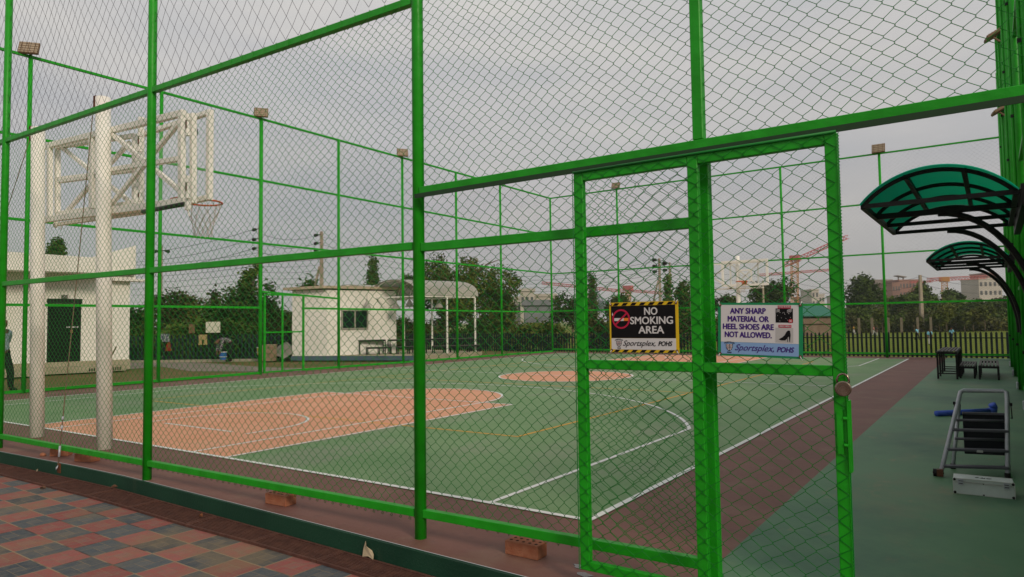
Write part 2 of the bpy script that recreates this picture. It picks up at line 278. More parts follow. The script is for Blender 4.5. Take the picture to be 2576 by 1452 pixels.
# plaza paving: checkers of red and grey blocks, each laid as four blocks round a small one
def paver_mat():
    m = mat('pavers', (.2, .1, .1), .8, bump=.35, bscale=45); t = m.node_tree; b = t.nodes['Principled BSDF']; nn = t.nodes.new; lk = t.links.new
    g = nn("ShaderNodeNewGeometry"); s = nn("ShaderNodeSeparateXYZ"); lk(g.outputs['Position'], s.inputs[0])
    def M(op, a, b_=None, c_=None):
        x = nn("ShaderNodeMath"); x.operation = op
        for i, v in enumerate((a, b_, c_)):
            if v is None: continue
            if isinstance(v, (int, float)): x.inputs[i].default_value = v
            else: lk(v, x.inputs[i])
        return x.outputs[0]
    T = .303; u = M('DIVIDE', M('ADD', s.outputs[0], 2.506+T*40), T); v = M('DIVIDE', M('ADD', s.outputs[1], 1.909+.27*40), .27)
    par = M('MODULO', M('ADD', M('FLOOR', u), M('FLOOR', v)), 2)
    fu = M('FRACT', u); fv = M('FRACT', v)
    def near_(x, val, wd): return M('LESS_THAN', M('ABSOLUTE', M('SUBTRACT', x, val)), wd)
    edge = M('MAXIMUM', M('MAXIMUM', near_(fu, 0, .017), near_(fu, 1, .017)), M('MAXIMUM', near_(fv, 0, .019), near_(fv, 1, .019)))
    a, c = .34, .66; q = .0085
    s1 = M('MULTIPLY', near_(fu, a, q), M('LESS_THAN', fv, c)); s2 = M('MULTIPLY', near_(fv, c, q), M('LESS_THAN', fu, c)); s3 = M('MULTIPLY', near_(fu, c, q), M('GREATER_THAN', fv, a)); s4 = M('MULTIPLY', near_(fv, a, q), M('GREATER_THAN', fu, a))
    grv = M('MAXIMUM', M('MAXIMUM', s1, s2), M('MAXIMUM', s3, s4))
    def noise(sc, det, lo, hi):
        n_ = nn("ShaderNodeTexNoise"); n_.inputs['Scale'].default_value = sc; n_.inputs['Detail'].default_value = det; n_.inputs['Roughness'].default_value = .62; lk(g.outputs['Position'], n_.inputs[0])
        r = nn("ShaderNodeMapRange"); r.inputs[1].default_value = lo; r.inputs[2].default_value = hi; lk(n_.outputs[0], r.inputs[0]); return r.outputs[0]
    def mixc(f, A, B):
        x = nn("ShaderNodeMix"); x.data_type = 'RGBA'
        if isinstance(f, (int, float)): x.inputs[0].default_value = f
        else: lk(f, x.inputs[0])
        for i, cc in ((6, A), (7, B)):
            if isinstance(cc, tuple): x.inputs[i].default_value = (*cc, 1)
            else: lk(cc, x.inputs[i])
        return x.outputs[2]
    wn = nn("ShaderNodeTexWhiteNoise"); cmb = nn("ShaderNodeCombineXYZ"); lk(M('FLOOR', u), cmb.inputs[0]); lk(M('FLOOR', v), cmb.inputs[1]); lk(cmb.outputs[0], wn.inputs[0])
    red = mixc(wn.outputs[0], (.235, .066, .060), (.31, .10, .088)); gry = mixc(wn.outputs[0], (.042, .054, .070), (.085, .097, .11))
    col = mixc(par, red, gry); col = mixc(M('MULTIPLY', noise(14, 6, .42, .75), .6), col, (.15, .135, .115))
    centre = M('MULTIPLY', M('MULTIPLY', M('GREATER_THAN', fu, a), M('LESS_THAN', fu, c)), M('MULTIPLY', M('GREATER_THAN', fv, a), M('LESS_THAN', fv, c)))
    col = mixc(M('MULTIPLY', centre, .14), col, (.24, .20, .165))
    col = mixc(M('MULTIPLY', noise(1.5, 9, .49, .66), .55), col, (.21, .155, .09))                      # sand drifted over the blocks
    col = mixc(M('MULTIPLY', grv, .75), col, (.22, .165, .10))
    jn = mixc(noise(2.2, 3, .52, .64), (.27, .205, .125), (.045, .030, .024)); col = mixc(M('MULTIPLY', edge, .85), col, jn)
    lk(col, b.inputs['Base Color']); return m
tag(flat([(-1500, -1500), (1500, -1500), (1500, -1.15), (-1500, -1.15)], -.145).build('plaza', paver_mat()), kind='structure')
# drain grating: a bar grid of frames let into the paving along the kerb
gyo = [-1.90, -1.72, -1.63, -1.52, -1.46, -1.425, -1.42, -1.425, -1.40, -1.395, -1.41, -1.43, -1.45, -1.46]
def gy_(x): return float(np.interp(x, gx, gyo))
def ky_(x): return float(np.interp(x, xs, KY))-k
for i in range(len(gx)-1):
    a, b = gx[i], gx[i+1]; root = thing('drain_grate', None, 'drain grate')
    root['label'] = 'rust red bar grating section of the drain channel running along the green kerb'; root['group'] = 'drain grating sections along the kerb'
    fr = MB(); x = a+.006; bars = MB()
    def qd(m, xa, xb, f0, f1, z0, z1): m.prism([(xa, f0(xa), z0), (xb, f0(xb), z0), (xb, f1(xb), z0), (xa, f1(xa), z0)], (0, 0, z1-z0))
    hi = lambda x: ky_(x)-.012; lo = gy_
    qd(fr, a+.004, b-.004, lambda x: lo(x), lambda x: lo(x)+.022, -.143, -.125); qd(fr, a+.004, b-.004, lambda x: hi(x)-.02, hi, -.143, -.125)
    for s0 in (a+.004, b-.026): qd(fr, s0, s0+.022, lambda x: lo(x)+.022, lambda x: hi(x)-.02, -.143, -.125)
    fr.build('frame', GRATE, root)
    for kb_ in range(9):
        f0 = (kb_+1)/10.; qd(bars, a+.027, b-.027, lambda x, f0=f0: lo(x)+.022+(hi(x)-.042-lo(x))*f0-.0045, lambda x, f0=f0: lo(x)+.022+(hi(x)-.042-lo(x))*f0+.0045, -.141, -.127)
    x = a+.3
    while x < b-.1: qd(bars, x, x+.008, lambda x: lo(x)+.022, lambda x: hi(x)-.02, -.1415, -.1305); x += .3
    bars.build('grid', GRATE, root)
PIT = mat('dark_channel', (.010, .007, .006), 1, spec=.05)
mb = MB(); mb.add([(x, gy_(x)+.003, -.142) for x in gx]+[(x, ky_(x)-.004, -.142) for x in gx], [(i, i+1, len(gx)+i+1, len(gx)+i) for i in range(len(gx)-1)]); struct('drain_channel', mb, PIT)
# ------------------------------------------------------------------ near fence
def fy(x): return -.95-.03*max(0, -.8-x)
BX = [-11.2, -7.70, -4.285, -.80]
fence = thing('court_fence', 'tall green chain link fence in front, nearest the camera, with dark bird netting up top', 'fence')
def post(par, x, y, z0, z1, r, m=GREEN, n=16):
    return MB().tube([(x, y, z0), (x, y, z1)], r, n).build('post', m, par, smooth=True)
for x in BX: post(fence, x, fy(x), 0, 7.9, .041)
MB().bb((1.222, -.98, 0), (1.282, -.92, 2.366)).build('post', GREEN, fence, bevel=.004); MB().bb((1.205, -.98, 2.427), (1.262, -.925, 7.9)).build('post', GREEN, fence, bevel=.004)
def rail(par, x0, z0, x1, z1, w_=.05, h_=.055, m=GREEN): return MB().bar((x0, fy(x0), z0), (x1, fy(x1), z1), w_, h_).build('rail', m, par, bevel=.003)
zt = lambda x: 3.782-.0125*min(0, x+.8); zm = lambda x: 2.018-.0035*min(0, x+.8); zb = lambda x: .171+.0032*(x+.8)
for i in range(3):
    a, b = BX[i]+.038, BX[i+1]-.038
    for f_ in (zt, zm, zb): rail(fence, a, f_(a), b, f_(b))
    rail(fence, a, 5.85, b, 5.85); rail(fence, a, 7.85, b, 7.85)
    sp = MB(); lp = []; x = a+.05                                                       # lacing wire wound round the top rail
    while x < b-.05:
        y, zz, g_ = fy(x), zt(x), .0295
        lp += [(x, y-g_, zz-g_), (x+.008, y-g_, zz+g_), (x+.012, y+g_, zz+g_), (x+.020, y+g_, zz-g_)]; x += .155
    sp.tube(lp, .0022, 4); sp.build('lacing_wire', mat('lacing', (.035, .30, .03), .5), fence)
rail(fence, -.762, 2.003, 1.220, 1.99, .05, .058); rail(fence, -.762, .174, 1.220, .204)
hd = MB().bb((-.762, -.985, 2.368), (4.2, -.915, 2.425)).build('header_rail', GREEN, fence, bevel=.003)
trk = MB().bb((-.755, -1.035, 2.350), (2.62, -.99, 2.366)); trk.bb((-.755, -1.04, 2.335), (2.62, -1.034, 2.366)); trk.build('gate_track', mat('track', (.02, .05, .022), .6), fence)
rail(fence, -.762, 5.85, 1.2, 5.85); rail(fence, 1.29, 5.85, 2.9, 5.85); rail(fence, -.762, 7.85, 1.2, 7.85)
WR = .0019
for i in range(3):
    a, b = BX[i], BX[i+1]; wd = b-a; al = math.atan2(fy(b)-fy(a), wd)
    me = mesh_net('wire_mesh', wd, zt(a)-.11, .087, .0765, WR, .0028, .0055, i, top=(zt(a)-.11, zt(b)-.11))
    put('wire_mesh', me, WIRE, fence, (a, fy(a)+.033, .115), al)
    te = MB(); x = a+.06                                                        # the twisted wire ends that hang below the bottom rail
    while x < b-.05: te.tube([(x, fy(x)+.033, .118), (x+.006, fy(x)+.020, .104), (x-.004, fy(x)+.014, .112), (x-.006, fy(x)+.030, .126)], .0024, 4); x += .087
    tag(te.build('wire_ends', WIRE, fence), kind='stuff')
    me = mesh_net('bird_net', wd, 4.0, .155, .205, .0019, 0, .011, i+5); put('bird_net', me, NETB, fence, (a, fy(a)+.0, zt(a)+.02), al)
put('wire_mesh', mesh_net('wire_mesh', 2.0, 2.27, .087, .0765, WR, .0028, .0055, 11), WIRE, fence, (-.78, -.915, .125))
put('wire_mesh', mesh_net('wire_mesh', 3.6, 3.4, .0885, .0770, WR, .0032, .004, 12), WIRE, fence, (-.78, -.952, 2.42))
# ------------------------------------------------------------------ sliding gate
gate = thing('sliding_gate', 'green framed chain link sliding gate hung under the header rail with two signs on it', 'gate', (0, 0, 0))
GY = -1.06; GZ0, GZ1 = .085, 2.325
def gbox(name, a, b, ch=gate): return MB().bb(a, b).build(name, GREEN, ch, bevel=.003)
for xa, xb in ((.530, .588), (1.207, 1.262), (1.868, 1.922)): gbox('stile', (xa, GY-.02, GZ0), (xb, GY+.02, GZ1))
for za, zc in ((GZ0, .135), (1.205, 1.255), (2.275, GZ1)):
    gbox('cross_bar', (.589, GY-.019, za), (1.206, GY+.019, zc)); gbox('cross_bar', (1.263, GY-.019, za), (1.867, GY+.019, zc))
lacs = MB()
for xe, s_ in ((.526, 1), (1.928, -1)):
    pts = []; zz = GZ0
    while zz < GZ1: pts.append((xe+.003*math.cos(zz*420), GY-.024+.003*math.sin(zz*420), zz)); zz += .0075
    lacs.tube(pts, .0028, 5)
lacs.tube([(.53, GY-.026, GZ1+.002), (1.92, GY-.026, GZ1+.002)], .007, 6); lacs.build('binding_wire', mat('binding', (.008, .17, .025), .45), gate, smooth=True)
put('wire_mesh', mesh_net('wire_mesh', 1.385, 2.225, .0925, .0772, .0018, .0032, .0045, 21), WIRE, gate, (.532, GY-.024, .095))
# lock plate and hasp on the closing stile
MB().bb((1.880, GY-.034, .86), (1.905, GY-.029, 1.06)).build('lock_plate', GREEN, gate)
mb = MB(); mb.bb((1.923, GY-.03, .78), (1.935, GY+.012, 1.10)); mb.tube([(1.908, GY-.032, 1.02), (1.924, GY-.032, 1.02)], .008, 8); mb.tube([(1.908, GY-.032, .90), (1.924, GY-.032, .90)], .008, 8); mb.build('hinge_leaf', GREEN, gate)
CHR = mat('worn_chrome', (.20, .155, .12), .22, (.30, .25, .20), 30, metal=.9); 
pl_ = thing('padlock', 'round worn steel padlock hanging from the edge of the green gate', 'padlock', (1.915, GY-.052, 1.155), R(8))
b_ = MB(); prof = [(0, -.013), (.030, -.013), (.0345, -.009), (.0345, .009), (.030, .013), (0, .013)]; n_ = 32
for i, (r_, y_) in enumerate(prof):
    for kk in range(n_): b_.v.append((r_*math.cos(2*math.pi*kk/n_), y_, r_*math.sin(2*math.pi*kk/n_)))
for i in range(len(prof)-1):
    for kk in range(n_): b_.f.append((i*n_+kk, i*n_+(kk+1) % n_, (i+1)*n_+(kk+1) % n_, (i+1)*n_+kk))
b_.build('body', CHR, pl_, smooth=False)
MB().tube([(.024*math.cos(R(t)), 0, .036+.030*max(0, math.sin(R(t)))-(.010 if t in (0, 180) else 0)) for t in range(0, 181, 12)], .005, 10).build('shackle', CHR, pl_, smooth=True)
fc = MB(); fc.tube([(.021*math.cos(R(t)), -.0135, .021*math.sin(R(t))) for t in range(0, 360, 15)], .0009, 4, closed=True); fc.tube([(.012*math.cos(R(t)), -.0135, .012*math.sin(R(t))) for t in range(0, 360, 20)], .0007, 4, closed=True)
for t in range(0, 360, 24): fc.box((.0262*math.cos(R(t)), -.0134, .0262*math.sin(R(t))), (.0022, .001, .0028))
fc.build('engraving', mat('engraved', (.10, .07, .05), .5), pl_)
# ------------------------------------------------------------------ signs on the gate
SBLK = mat('sign_black', (.006, .006, .007), .45, spec=.12); SWHT = mat('sign_white', (.56, .56, .57), .4); SYEL = mat('sign_yellow', (.62, .42, .015), .4); SRED = mat('sign_red', (.42, .012, .05), .4); SORG = mat('sign_orange', (.70, .20, .02), .4)
SPUR = mat('sign_purple', (.045, .012, .17), .4); SBLU = mat('sign_blue', (.20, .34, .58), .4); SGRN = mat('sign_green', (.012, .22, .085), .4); SGRY = mat('sign_grey', (.40, .40, .40), .5)
def rect(mb, x0, z0, x1, z1, y, t=.0008): mb.bb((x0, y, z0), (x1, y-t, z1))
def crest(par, x, z, s, y):              # shield with four fields, a word arched above and one below
    c_ = MB(); o_ = [(-.34, .30), (.34, .30), (.33, -.05), (.22, -.27), (0, -.42), (-.22, -.27), (-.33, -.05)]; sh = [(x+a*s, y, z+b*s) for a, b in o_]
    c_.prism(sh, (0, -.0006, 0)); c_.build('crest', SBLK, par)
    i_ = MB()
    for sx in (-1, 1):
        i_.prism([(x+sx*a*s, y-.0007, z+b*s) for a, b in ((.035, .25), (.28, .25), (.28, .0), (.035, .0))], (0, -.0006, 0))
        i_.prism([(x+sx*a*s, y-.0007, z+b*s) for a, b in ((.035, -.05), (.27, -.05), (.17, -.24), (.035, -.33))], (0, -.0006, 0))
    i_.build('crest_fields', SWHT, par)
    d_ = MB()
    for sx, sz_, rr in ((-.155, .125, .075), (.155, .125, .075), (-.135, -.14, .06)):
        d_.tube([(x+(sx+rr*math.cos(R(t)))*s, y-.0015, z+(sz_+rr*math.sin(R(t)))*s) for t in range(0, 360, 40)], .02*s, 4, closed=True)
    d_.box((x+.12*s, y-.0016, z-.14*s), (.03*s, .0006, .16*s)); d_.box((x+.12*s, y-.0016, z-.12*s), (.12*s, .0006, .03*s)); d_.build('crest_marks', mat('crest_marks_dark', (.22, .03, .03), .5), par)
    wd = MB(); word = 'SPORTSPLEX'
    for i, ch in enumerate(word):
        t = (i-4.5)/4.5; put_text(wd, ch, x+t*.46*s, z+(.47-.10*t*t)*s, y, .17*s, bold=.006*s, extr=.0003)
    put_text(wd, 'POHS', x, z-.54*s, y, .17*s, bold=.008*s, extr=.0003); wd.build('crest_words', SBLK, par)
def zips(par, w_, h_, y):
    for sx in (-1, 1):
        for sz_ in (-1, 1):
            MB().tube([(sx*(w_/2-.011)+.005*math.cos(R(t)), y-.002, sz_*(h_/2-.011)+.005*math.sin(R(t))) for t in range(0, 360, 40)], .0022, 5, closed=True).build('eyelet', RUST, par)
            MB().tube([(sx*(w_/2-.011), y-.004, sz_*(h_/2-.011)), (sx*(w_/2-.006), y-.008, sz_*(h_/2-.002)), (sx*(w_/2-.004), y+.004, sz_*(h_/2+.006))], .0022, 5).build('cable_tie', SWHT, par)
SY = -1.095
s1 = thing('no_smoking_sign', 'black and yellow NO SMOKING AREA sign with hazard stripes tied to the gate', 'sign', (.949, SY, 1.437)); w1, h1 = .396, .270
X1 = lambda px: (px-1974)/705*w1; Z1 = lambda py: (936-py)/518*h1
MB().bb((-w1/2, 0, -h1/2), (w1/2, .003, h1/2)).build('board', SYEL, s1)
m_ = MB(); rect(m_, X1(1640), Z1(1048), X1(2298), Z1(714), -.0003); m_.build('black_field', SBLK, s1)
m_ = MB(); rect(m_, X1(1640), Z1(1166), X1(2298), Z1(1050), -.0003); m_.build('white_field', SWHT, s1)
m_ = MB()
for i in range(7):
    a = 1660+i*92
    m_.prism([(X1(p), -.0003, Z1(q)) for p, q in ((a, 711), (a+48, 711), (min(a+72, 2298), 683), (a+24, 683))], (0, -.0008, 0)); m_.prism([(X1(p), -.0003, Z1(q)) for p, q in ((a, 1193), (a+48, 1193), (min(a+72, 2298), 1169), (a+24, 1169))], (0, -.0008, 0))
m_.build('hazard_stripes', SBLK, s1)
m_ = MB(); put_text(m_, 'NO', X1(2055), Z1(778), -.0015, .055, bold=.0013, width=X1(2120)-X1(1990)); put_text(m_, 'SMOKING', X1(2060), Z1(872), -.0015, .055, bold=.0013, width=X1(2272)-X1(1845)); put_text(m_, 'AREA', X1(2056), Z1(968), -.0015, .055, bold=.0013, width=X1(2182)-X1(1928)); m_.build('lettering', SWHT, s1)
m_ = MB(); put_text(m_, 'Sportsplex,', X1(1928), Z1(1103), -.0015, .041, bold=.0001, shear=.42, width=X1(2098)-X1(1765)); put_text(m_, 'POHS', X1(2190), Z1(1106), -.0015, .034, bold=.0010, shear=.25, width=X1(2258)-X1(2122)); m_.build('club_name', SBLK, s1)
m_ = MB(); m_.bb((X1(1675), -.0013, Z1(870)), (X1(1775), -.0020, Z1(840))); m_.prism([(X1(p), -.0013, Z1(q)) for p, q in ((1655, 780), (1663, 805), (1668, 832), (1655, 815), (1650, 800))], (0, -.0007, 0)); m_.build('cigarette', SWHT, s1)
m_ = MB(); m_.bb((X1(1776), -.0013, Z1(870)), (X1(1832), -.0020, Z1(840))); m_.build('cigarette_filter', SORG, s1)
m_ = MB(); cx, cz, ro, ri = X1(1747), Z1(850), .0530, .0437; nn_ = 40
m_.add([(cx+r_*math.cos(2*math.pi*i/nn_), y_, cz+r_*math.sin(2*math.pi*i/nn_)) for y_ in (-.0024, -.0012) for r_ in (ri, ro) for i in range(nn_)], [f for i in range(nn_) for j in [(i+1) % nn_] for f in ((i, j, nn_+j, nn_+i), (nn_+i, nn_+j, 3*nn_+j, 3*nn_+i))])
m_.box((cx, -.0024, cz), (.096, .001, .009), m=Matrix.Rotation(R(-42), 3, 'Y')); m_.ball((X1(1668), -.0016, Z1(852)), .004); m_.build('prohibition_ring', SRED, s1)
crest(s1, X1(1720), Z1(1104), .047, -.0015); zips(s1, w1, h1, 0)
s2 = thing('footwear_sign', 'green bordered white sign about sharp material and heel shoes with two small pictures', 'sign', (1.551, SY, 1.419)); s2.rotation_euler = (0, R(1.6), 0); w2, h2 = .398, .262
X2 = lambda px: (px-1094)/618*w2; Z2 = lambda py: (232-py)/382*h2
MB().bb((-w2/2, 0, -h2/2), (w2/2, .003, h2/2)).build('board', SGRN, s2)
m_ = MB(); rect(m_, X2(808), Z2(322), X2(1375), Z2(57), -.0003); m_.build('white_field', SWHT, s2)
m_ = MB(); rect(m_, X2(808), Z2(408), X2(1375), Z2(323), -.0003); m_.build('blue_field', SBLU, s2)
m_ = MB()
for s_, y_, wd_ in (('ANY SHARP', 101, 262), ('MATERIAL OR', 158, 303), ('HEEL SHOES ARE', 213, 375), ('NOT ALLOWED.', 270, 346)): put_text(m_, s_, X2(1012), Z2(y_), -.0015, .0385, bold=.0014, width=wd_/618*w2)
m_.build('lettering', SPUR, s2)
m_ = MB(); put_text(m_, 'Sportsplex,', X2(1058), Z2(361), -.0015, .043, bold=.0001, shear=.42, width=286/618*w2); put_text(m_, 'POHS', X2(1280), Z2(366), -.0015, .034, bold=.0010, shear=.25, width=118/618*w2); m_.build('club_name', SPUR, s2)
m_ = MB(); rect(m_, X2(1230), Z2(80), X2(1322), Z2(60), -.0012); rect(m_, X2(1235), Z2(213), X2(1325), Z2(193), -.0012); m_.build('red_tabs', SRED, s2)
m_ = MB(); put_text(m_, 'STUD BOOTS', X2(1276), Z2(70), -.0024, .0105, bold=.0002, width=80/618*w2); put_text(m_, 'HIGH HEELS', X2(1280), Z2(203), -.0024, .0105, bold=.0002, width=78/618*w2); m_.build('tab_words', SWHT, s2)
m_ = MB(); rect(m_, X2(1215), Z2(178), X2(1336), Z2(80.5), -.0012); m_.build('boot_picture', SBLK, s2)
m_ = MB(); rng = random.Random(4)
for i in range(20): m_.box((X2(rng.uniform(1222, 1330)), -.0022, Z2(rng.uniform(100, 172))), (.0012, .0006, .0035), m=Matrix.Rotation(R(-25), 3, 'Y'))
for i in range(3): m_.box((X2(1232), -.0022, Z2(88+7*i)), (.016, .0006, .0018), m=Matrix.Rotation(R(-14), 3, 'Y')); m_.box((X2(1312), -.0022, Z2(88+7*i)), (.022, .0006, .0018), m=Matrix.Rotation(R(-18), 3, 'Y'))
m_.build('boot_studs', SWHT, s2)
m_ = MB(); m_.prism([(X2(1320)+.0095*math.cos(R(t)), -.0022, Z2(166)+.0095*math.sin(R(t))) for t in range(0, 360, 20)], (0, -.0008, 0)); m_.build('cross_badge', mat('badge_red', (.45, .02, .03), .4), s2)
m_ = MB()
for a in (45, -45): m_.box((X2(1320), -.0034, Z2(166)), (.013, .0006, .0022), m=Matrix.Rotation(R(a), 3, 'Y'))
m_.build('badge_cross', SWHT, s2)
m_ = MB(); rect(m_, X2(1215), Z2(314), X2(1338), Z2(213.5), -.0012); m_.build('heel_picture', SGRY, s2)
m_ = MB(); hs = [(1237, 292), (1262, 279), (1280, 262), (1292, 240), (1302, 231), (1316, 233), (1320, 262), (1315, 311), (1312, 311), (1308, 272), (1298, 283), (1283, 300), (1250, 300)]
m_.prism([(X2(p), -.0022, Z2(q)) for p, q in hs], (0, -.0007, 0)); m_.prism([(X2(p-8), -.0021, Z2(q)) for p, q in ((1298, 244), (1303, 250), (1310, 310), (1306, 310))], (0, -.0007, 0)); m_.build('heel_shoe', SBLK, s2)
crest(s2, X2(873), Z2(358), .050, -.0015); zips(s2, w2, h2, 0)
# ------------------------------------------------------------------ the other three sides of the cage
def lx(y): return -15.8+.6*max(0, (y-8)/16)
def meet(u, d=None):                                                          # where the sight line at u crosses the left fence line, in plan
    y = 8.0
    for _ in range(30): p = onp(u, 800, 0, lx(y)); y = p.y
    return y
YF = 24.0; XR = 2.92
LY = [-4.3, -1.2]+[meet(u) for u in (63, 400, 655, 852, 1014, 1150, 1262)]+[YF]
hz = lambda y: (7.9-.3*max(0, (y-8)/16))/7.9
CL = mesh_net('wire_mesh', 3.1, 3.95, .088, .077, .0016, 0, .004, 31); NT = mesh_net('bird_net', 3.1, 3.85, .135, .15, .0016, 0, .012, 32)
CL.materials.append(WIREF); NT.materials.append(NETB)
def panel(par, a, b, h=1.0, z0=.04):
    d = Vector((b[0]-a[0], b[1]-a[1], 0)); al = math.atan2(d.y, d.x); s_ = d.length/3.1
    o = put('wire_mesh', CL, WIREF, par, (a[0], a[1], z0), al); o.scale = (s_, 1, h); o = put('bird_net', NT, NETB, par, (a[0], a[1], z0+3.95*h), al); o.scale = (s_, 1, h)
def fbar(par, a, b, w_=.05, name='rail', m=GREENF): return MB().bar(a, b, w_).build(name, m, par)
def fpost(par, x, y, z1, r=.045, m=GREENF): return MB().tube([(x, y, 0), (x, y, z1)], r, 10).build('post', m, par, smooth=True)
lf = thing('court_fence', 'tall green fence along the left side of the court, a small gate in it', 'fence', (0, 0, 0))
G0, G1 = LY[4], meet(760)
for i, y in enumerate(LY):
    fpost(lf, lx(y), y, 7.9*hz(y), .058 if i == 4 else .048)
    if i == len(LY)-1: break
    b = LY[i+1]
    for zr in (.05, 2.03, 4.0, 5.95, 7.87):
        y0 = G1 if (i == 4 and zr in (.05, 2.03)) else y
        fbar(lf, (lx(y0), y0, zr*hz(y0)), (lx(b), b, zr*hz(b)), .06 if zr > .1 else .065)
    panel(lf, (lx(y), y), (lx(b), b), hz((y+b)/2))
fbar(lf, (lx(G0), G0, 2.52), (lx(LY[5]), LY[5], 2.36), .055)
sg = thing('side_gate', 'narrow green pedestrian gate with a cross frame in the left fence', 'gate', (0, 0, 0))
for yy in (G0+.10, (G0+G1)/2-.02, G1): fbar(sg, (lx(yy)+.06, yy, .03), (lx(yy)+.06, yy, 2.44), .055 if yy != (G0+G1)/2-.02 else .045, 'stile')
for zz in (.06, 1.27, 2.43): fbar(sg, (lx(G0)+.062, G0+.13, zz), (lx(G1)+.062, G1-.03, zz), .045, 'cross_bar')
ff = thing('court_fence', 'tall green fence across the far end of the court, the playing field behind it', 'fence')
FXs = [lx(YF)]+[onp(u, 800, 1, YF).x for u in (1558, 1745, 1975, 2228)]+[XR]
for i, x in enumerate(FXs):
    if 0 < i < len(FXs)-1: fpost(ff, x, YF, 7.6)
    if i == len(FXs)-1: break
    b = FXs[i+1]
    for zr, t_ in ((.15, .065), (2.0, .065), (3.83, .055), (5.72, .055), (7.57, .055)): fbar(ff, (x, YF, zr), (b, YF, zr), t_)
    panel(ff, (x, YF), (b, YF), 7.6/7.9)
rf = thing('court_fence', 'tall green fence along the right edge of the court behind the green canopies', 'fence')
RY = [-.95, 1.6, 5.1, 8.7, 12.4, 16.1, 19.9, YF]
for i, y in enumerate(RY):
    fpost(rf, XR, y, 9.8, .058, GREEN)
    if i == len(RY)-1: break
    for zr in (.07, 2.0, 3.9, 5.85, 7.8, 9.7): fbar(rf, (XR, y, zr), (XR, RY[i+1], zr), .055, 'rail', GREEN)
    panel(rf, (XR+.03, y), (XR+.03, RY[i+1]), 1.2)
    if i > 1:
        MB().tube([(XR-.075, y+.02, 0), (XR-.075, y+.02, 9.6)], .022, 8).build('conduit', GREEN, rf, smooth=True)
        cl_ = MB()
        for zz in (.9, 2.9, 4.6, 6.4): cl_.box((XR-.07, y+.01, zz), (.06, .03, .05))
        cl_.build('conduit_clamp', BLACK, rf); MB().bb((XR-.13, y-.06, .02), (XR-.09, y+.04, .16)).build('base_bracket', STEELW, rf, bevel=.01)
SCREEN = mat('added_cloth_green', (.006, .085, .012), .8, (.010, .12, .02), 3)
scr = thing('added_shade_cloth', 'dark green cloth added outside the right fence to shade the floor strip', 'shade cloth'); MB().bb((XR+.10, -.9, .02), (XR+.115, YF, 2.6)).build('cloth', SCREEN, scr)  # added sheet, run along the whole fence to keep the side strip in shade
# floodlights
FLB = mat('flood_body', (.16, .10, .06), .6, (.22, .15, .09), 12); FLG = mat('flood_face', (.30, .24, .17), .35, (.36, .30, .22), 30)
def flood(loc, yaw, tilt, label, s_=1.0, group=None):
    t = thing('floodlight', label, 'floodlight', loc, yaw, group); m = Matrix.Rotation(tilt, 3, 'X'); o = Vector((0, -.12, .12))*s_
    MB().box(o, (.44*s_, .07*s_, .34*s_), m=m).build('housing', FLB, t, bevel=.01)
    g_ = MB(); g_.box(o+m @ Vector((0, -.037*s_, 0)), (.40*s_, .006, .30*s_), m=m); g_.build('lens', FLG, t)
    g_ = MB()
    for i in range(4): g_.box(o+m @ Vector((0, -.043*s_, (-.11+.073*i)*s_)), (.42*s_, .01, .012), m=m)
    for i in range(3): g_.box(o+m @ Vector(((-.14+.14*i)*s_, -.043*s_, 0)), (.012, .01, .32*s_), m=m)
    g_.build('guard', FLB, t); MB().bar((0, .02, -.05), o+m @ Vector((0, .04, -.02)), .05, .03).build('bracket', FLB, t)
    return t
dn = lambda y: 7.9*hz(y)
for i, (k_, nm) in enumerate(((2, 'tallest looking one above the white hoop poles at left'), (4, 'on the post over the small side gate'), (6, 'just left of the middle fence post'), (8, 'small far one just before the left far corner'))):
    y = LY[k_]; flood((lx(y), y, dn(y)+.02), R(52), R(-22), 'brown floodlight on the left fence, '+nm, .95, 'floodlights round the court')
flood((FXs[1], YF, 7.62), R(8), R(-25), 'brown floodlight on the far fence, seen through the gate', .9, 'floodlights round the court')
flood((FXs[4], YF, 7.62), R(0), R(-15), 'brown floodlight on the far fence right of the gate', 1.0, 'floodlights round the court')
flood((XR-.06, 16.05, 8.3), R(-80), R(-62), 'long floodlight on an arm high on the right fence', 1.0, 'floodlights round the court')
flood((XR-.02, 16.05, 6.42), R(-80), R(-62), 'long floodlight half hidden by the header rail at right', .9, 'floodlights round the court')
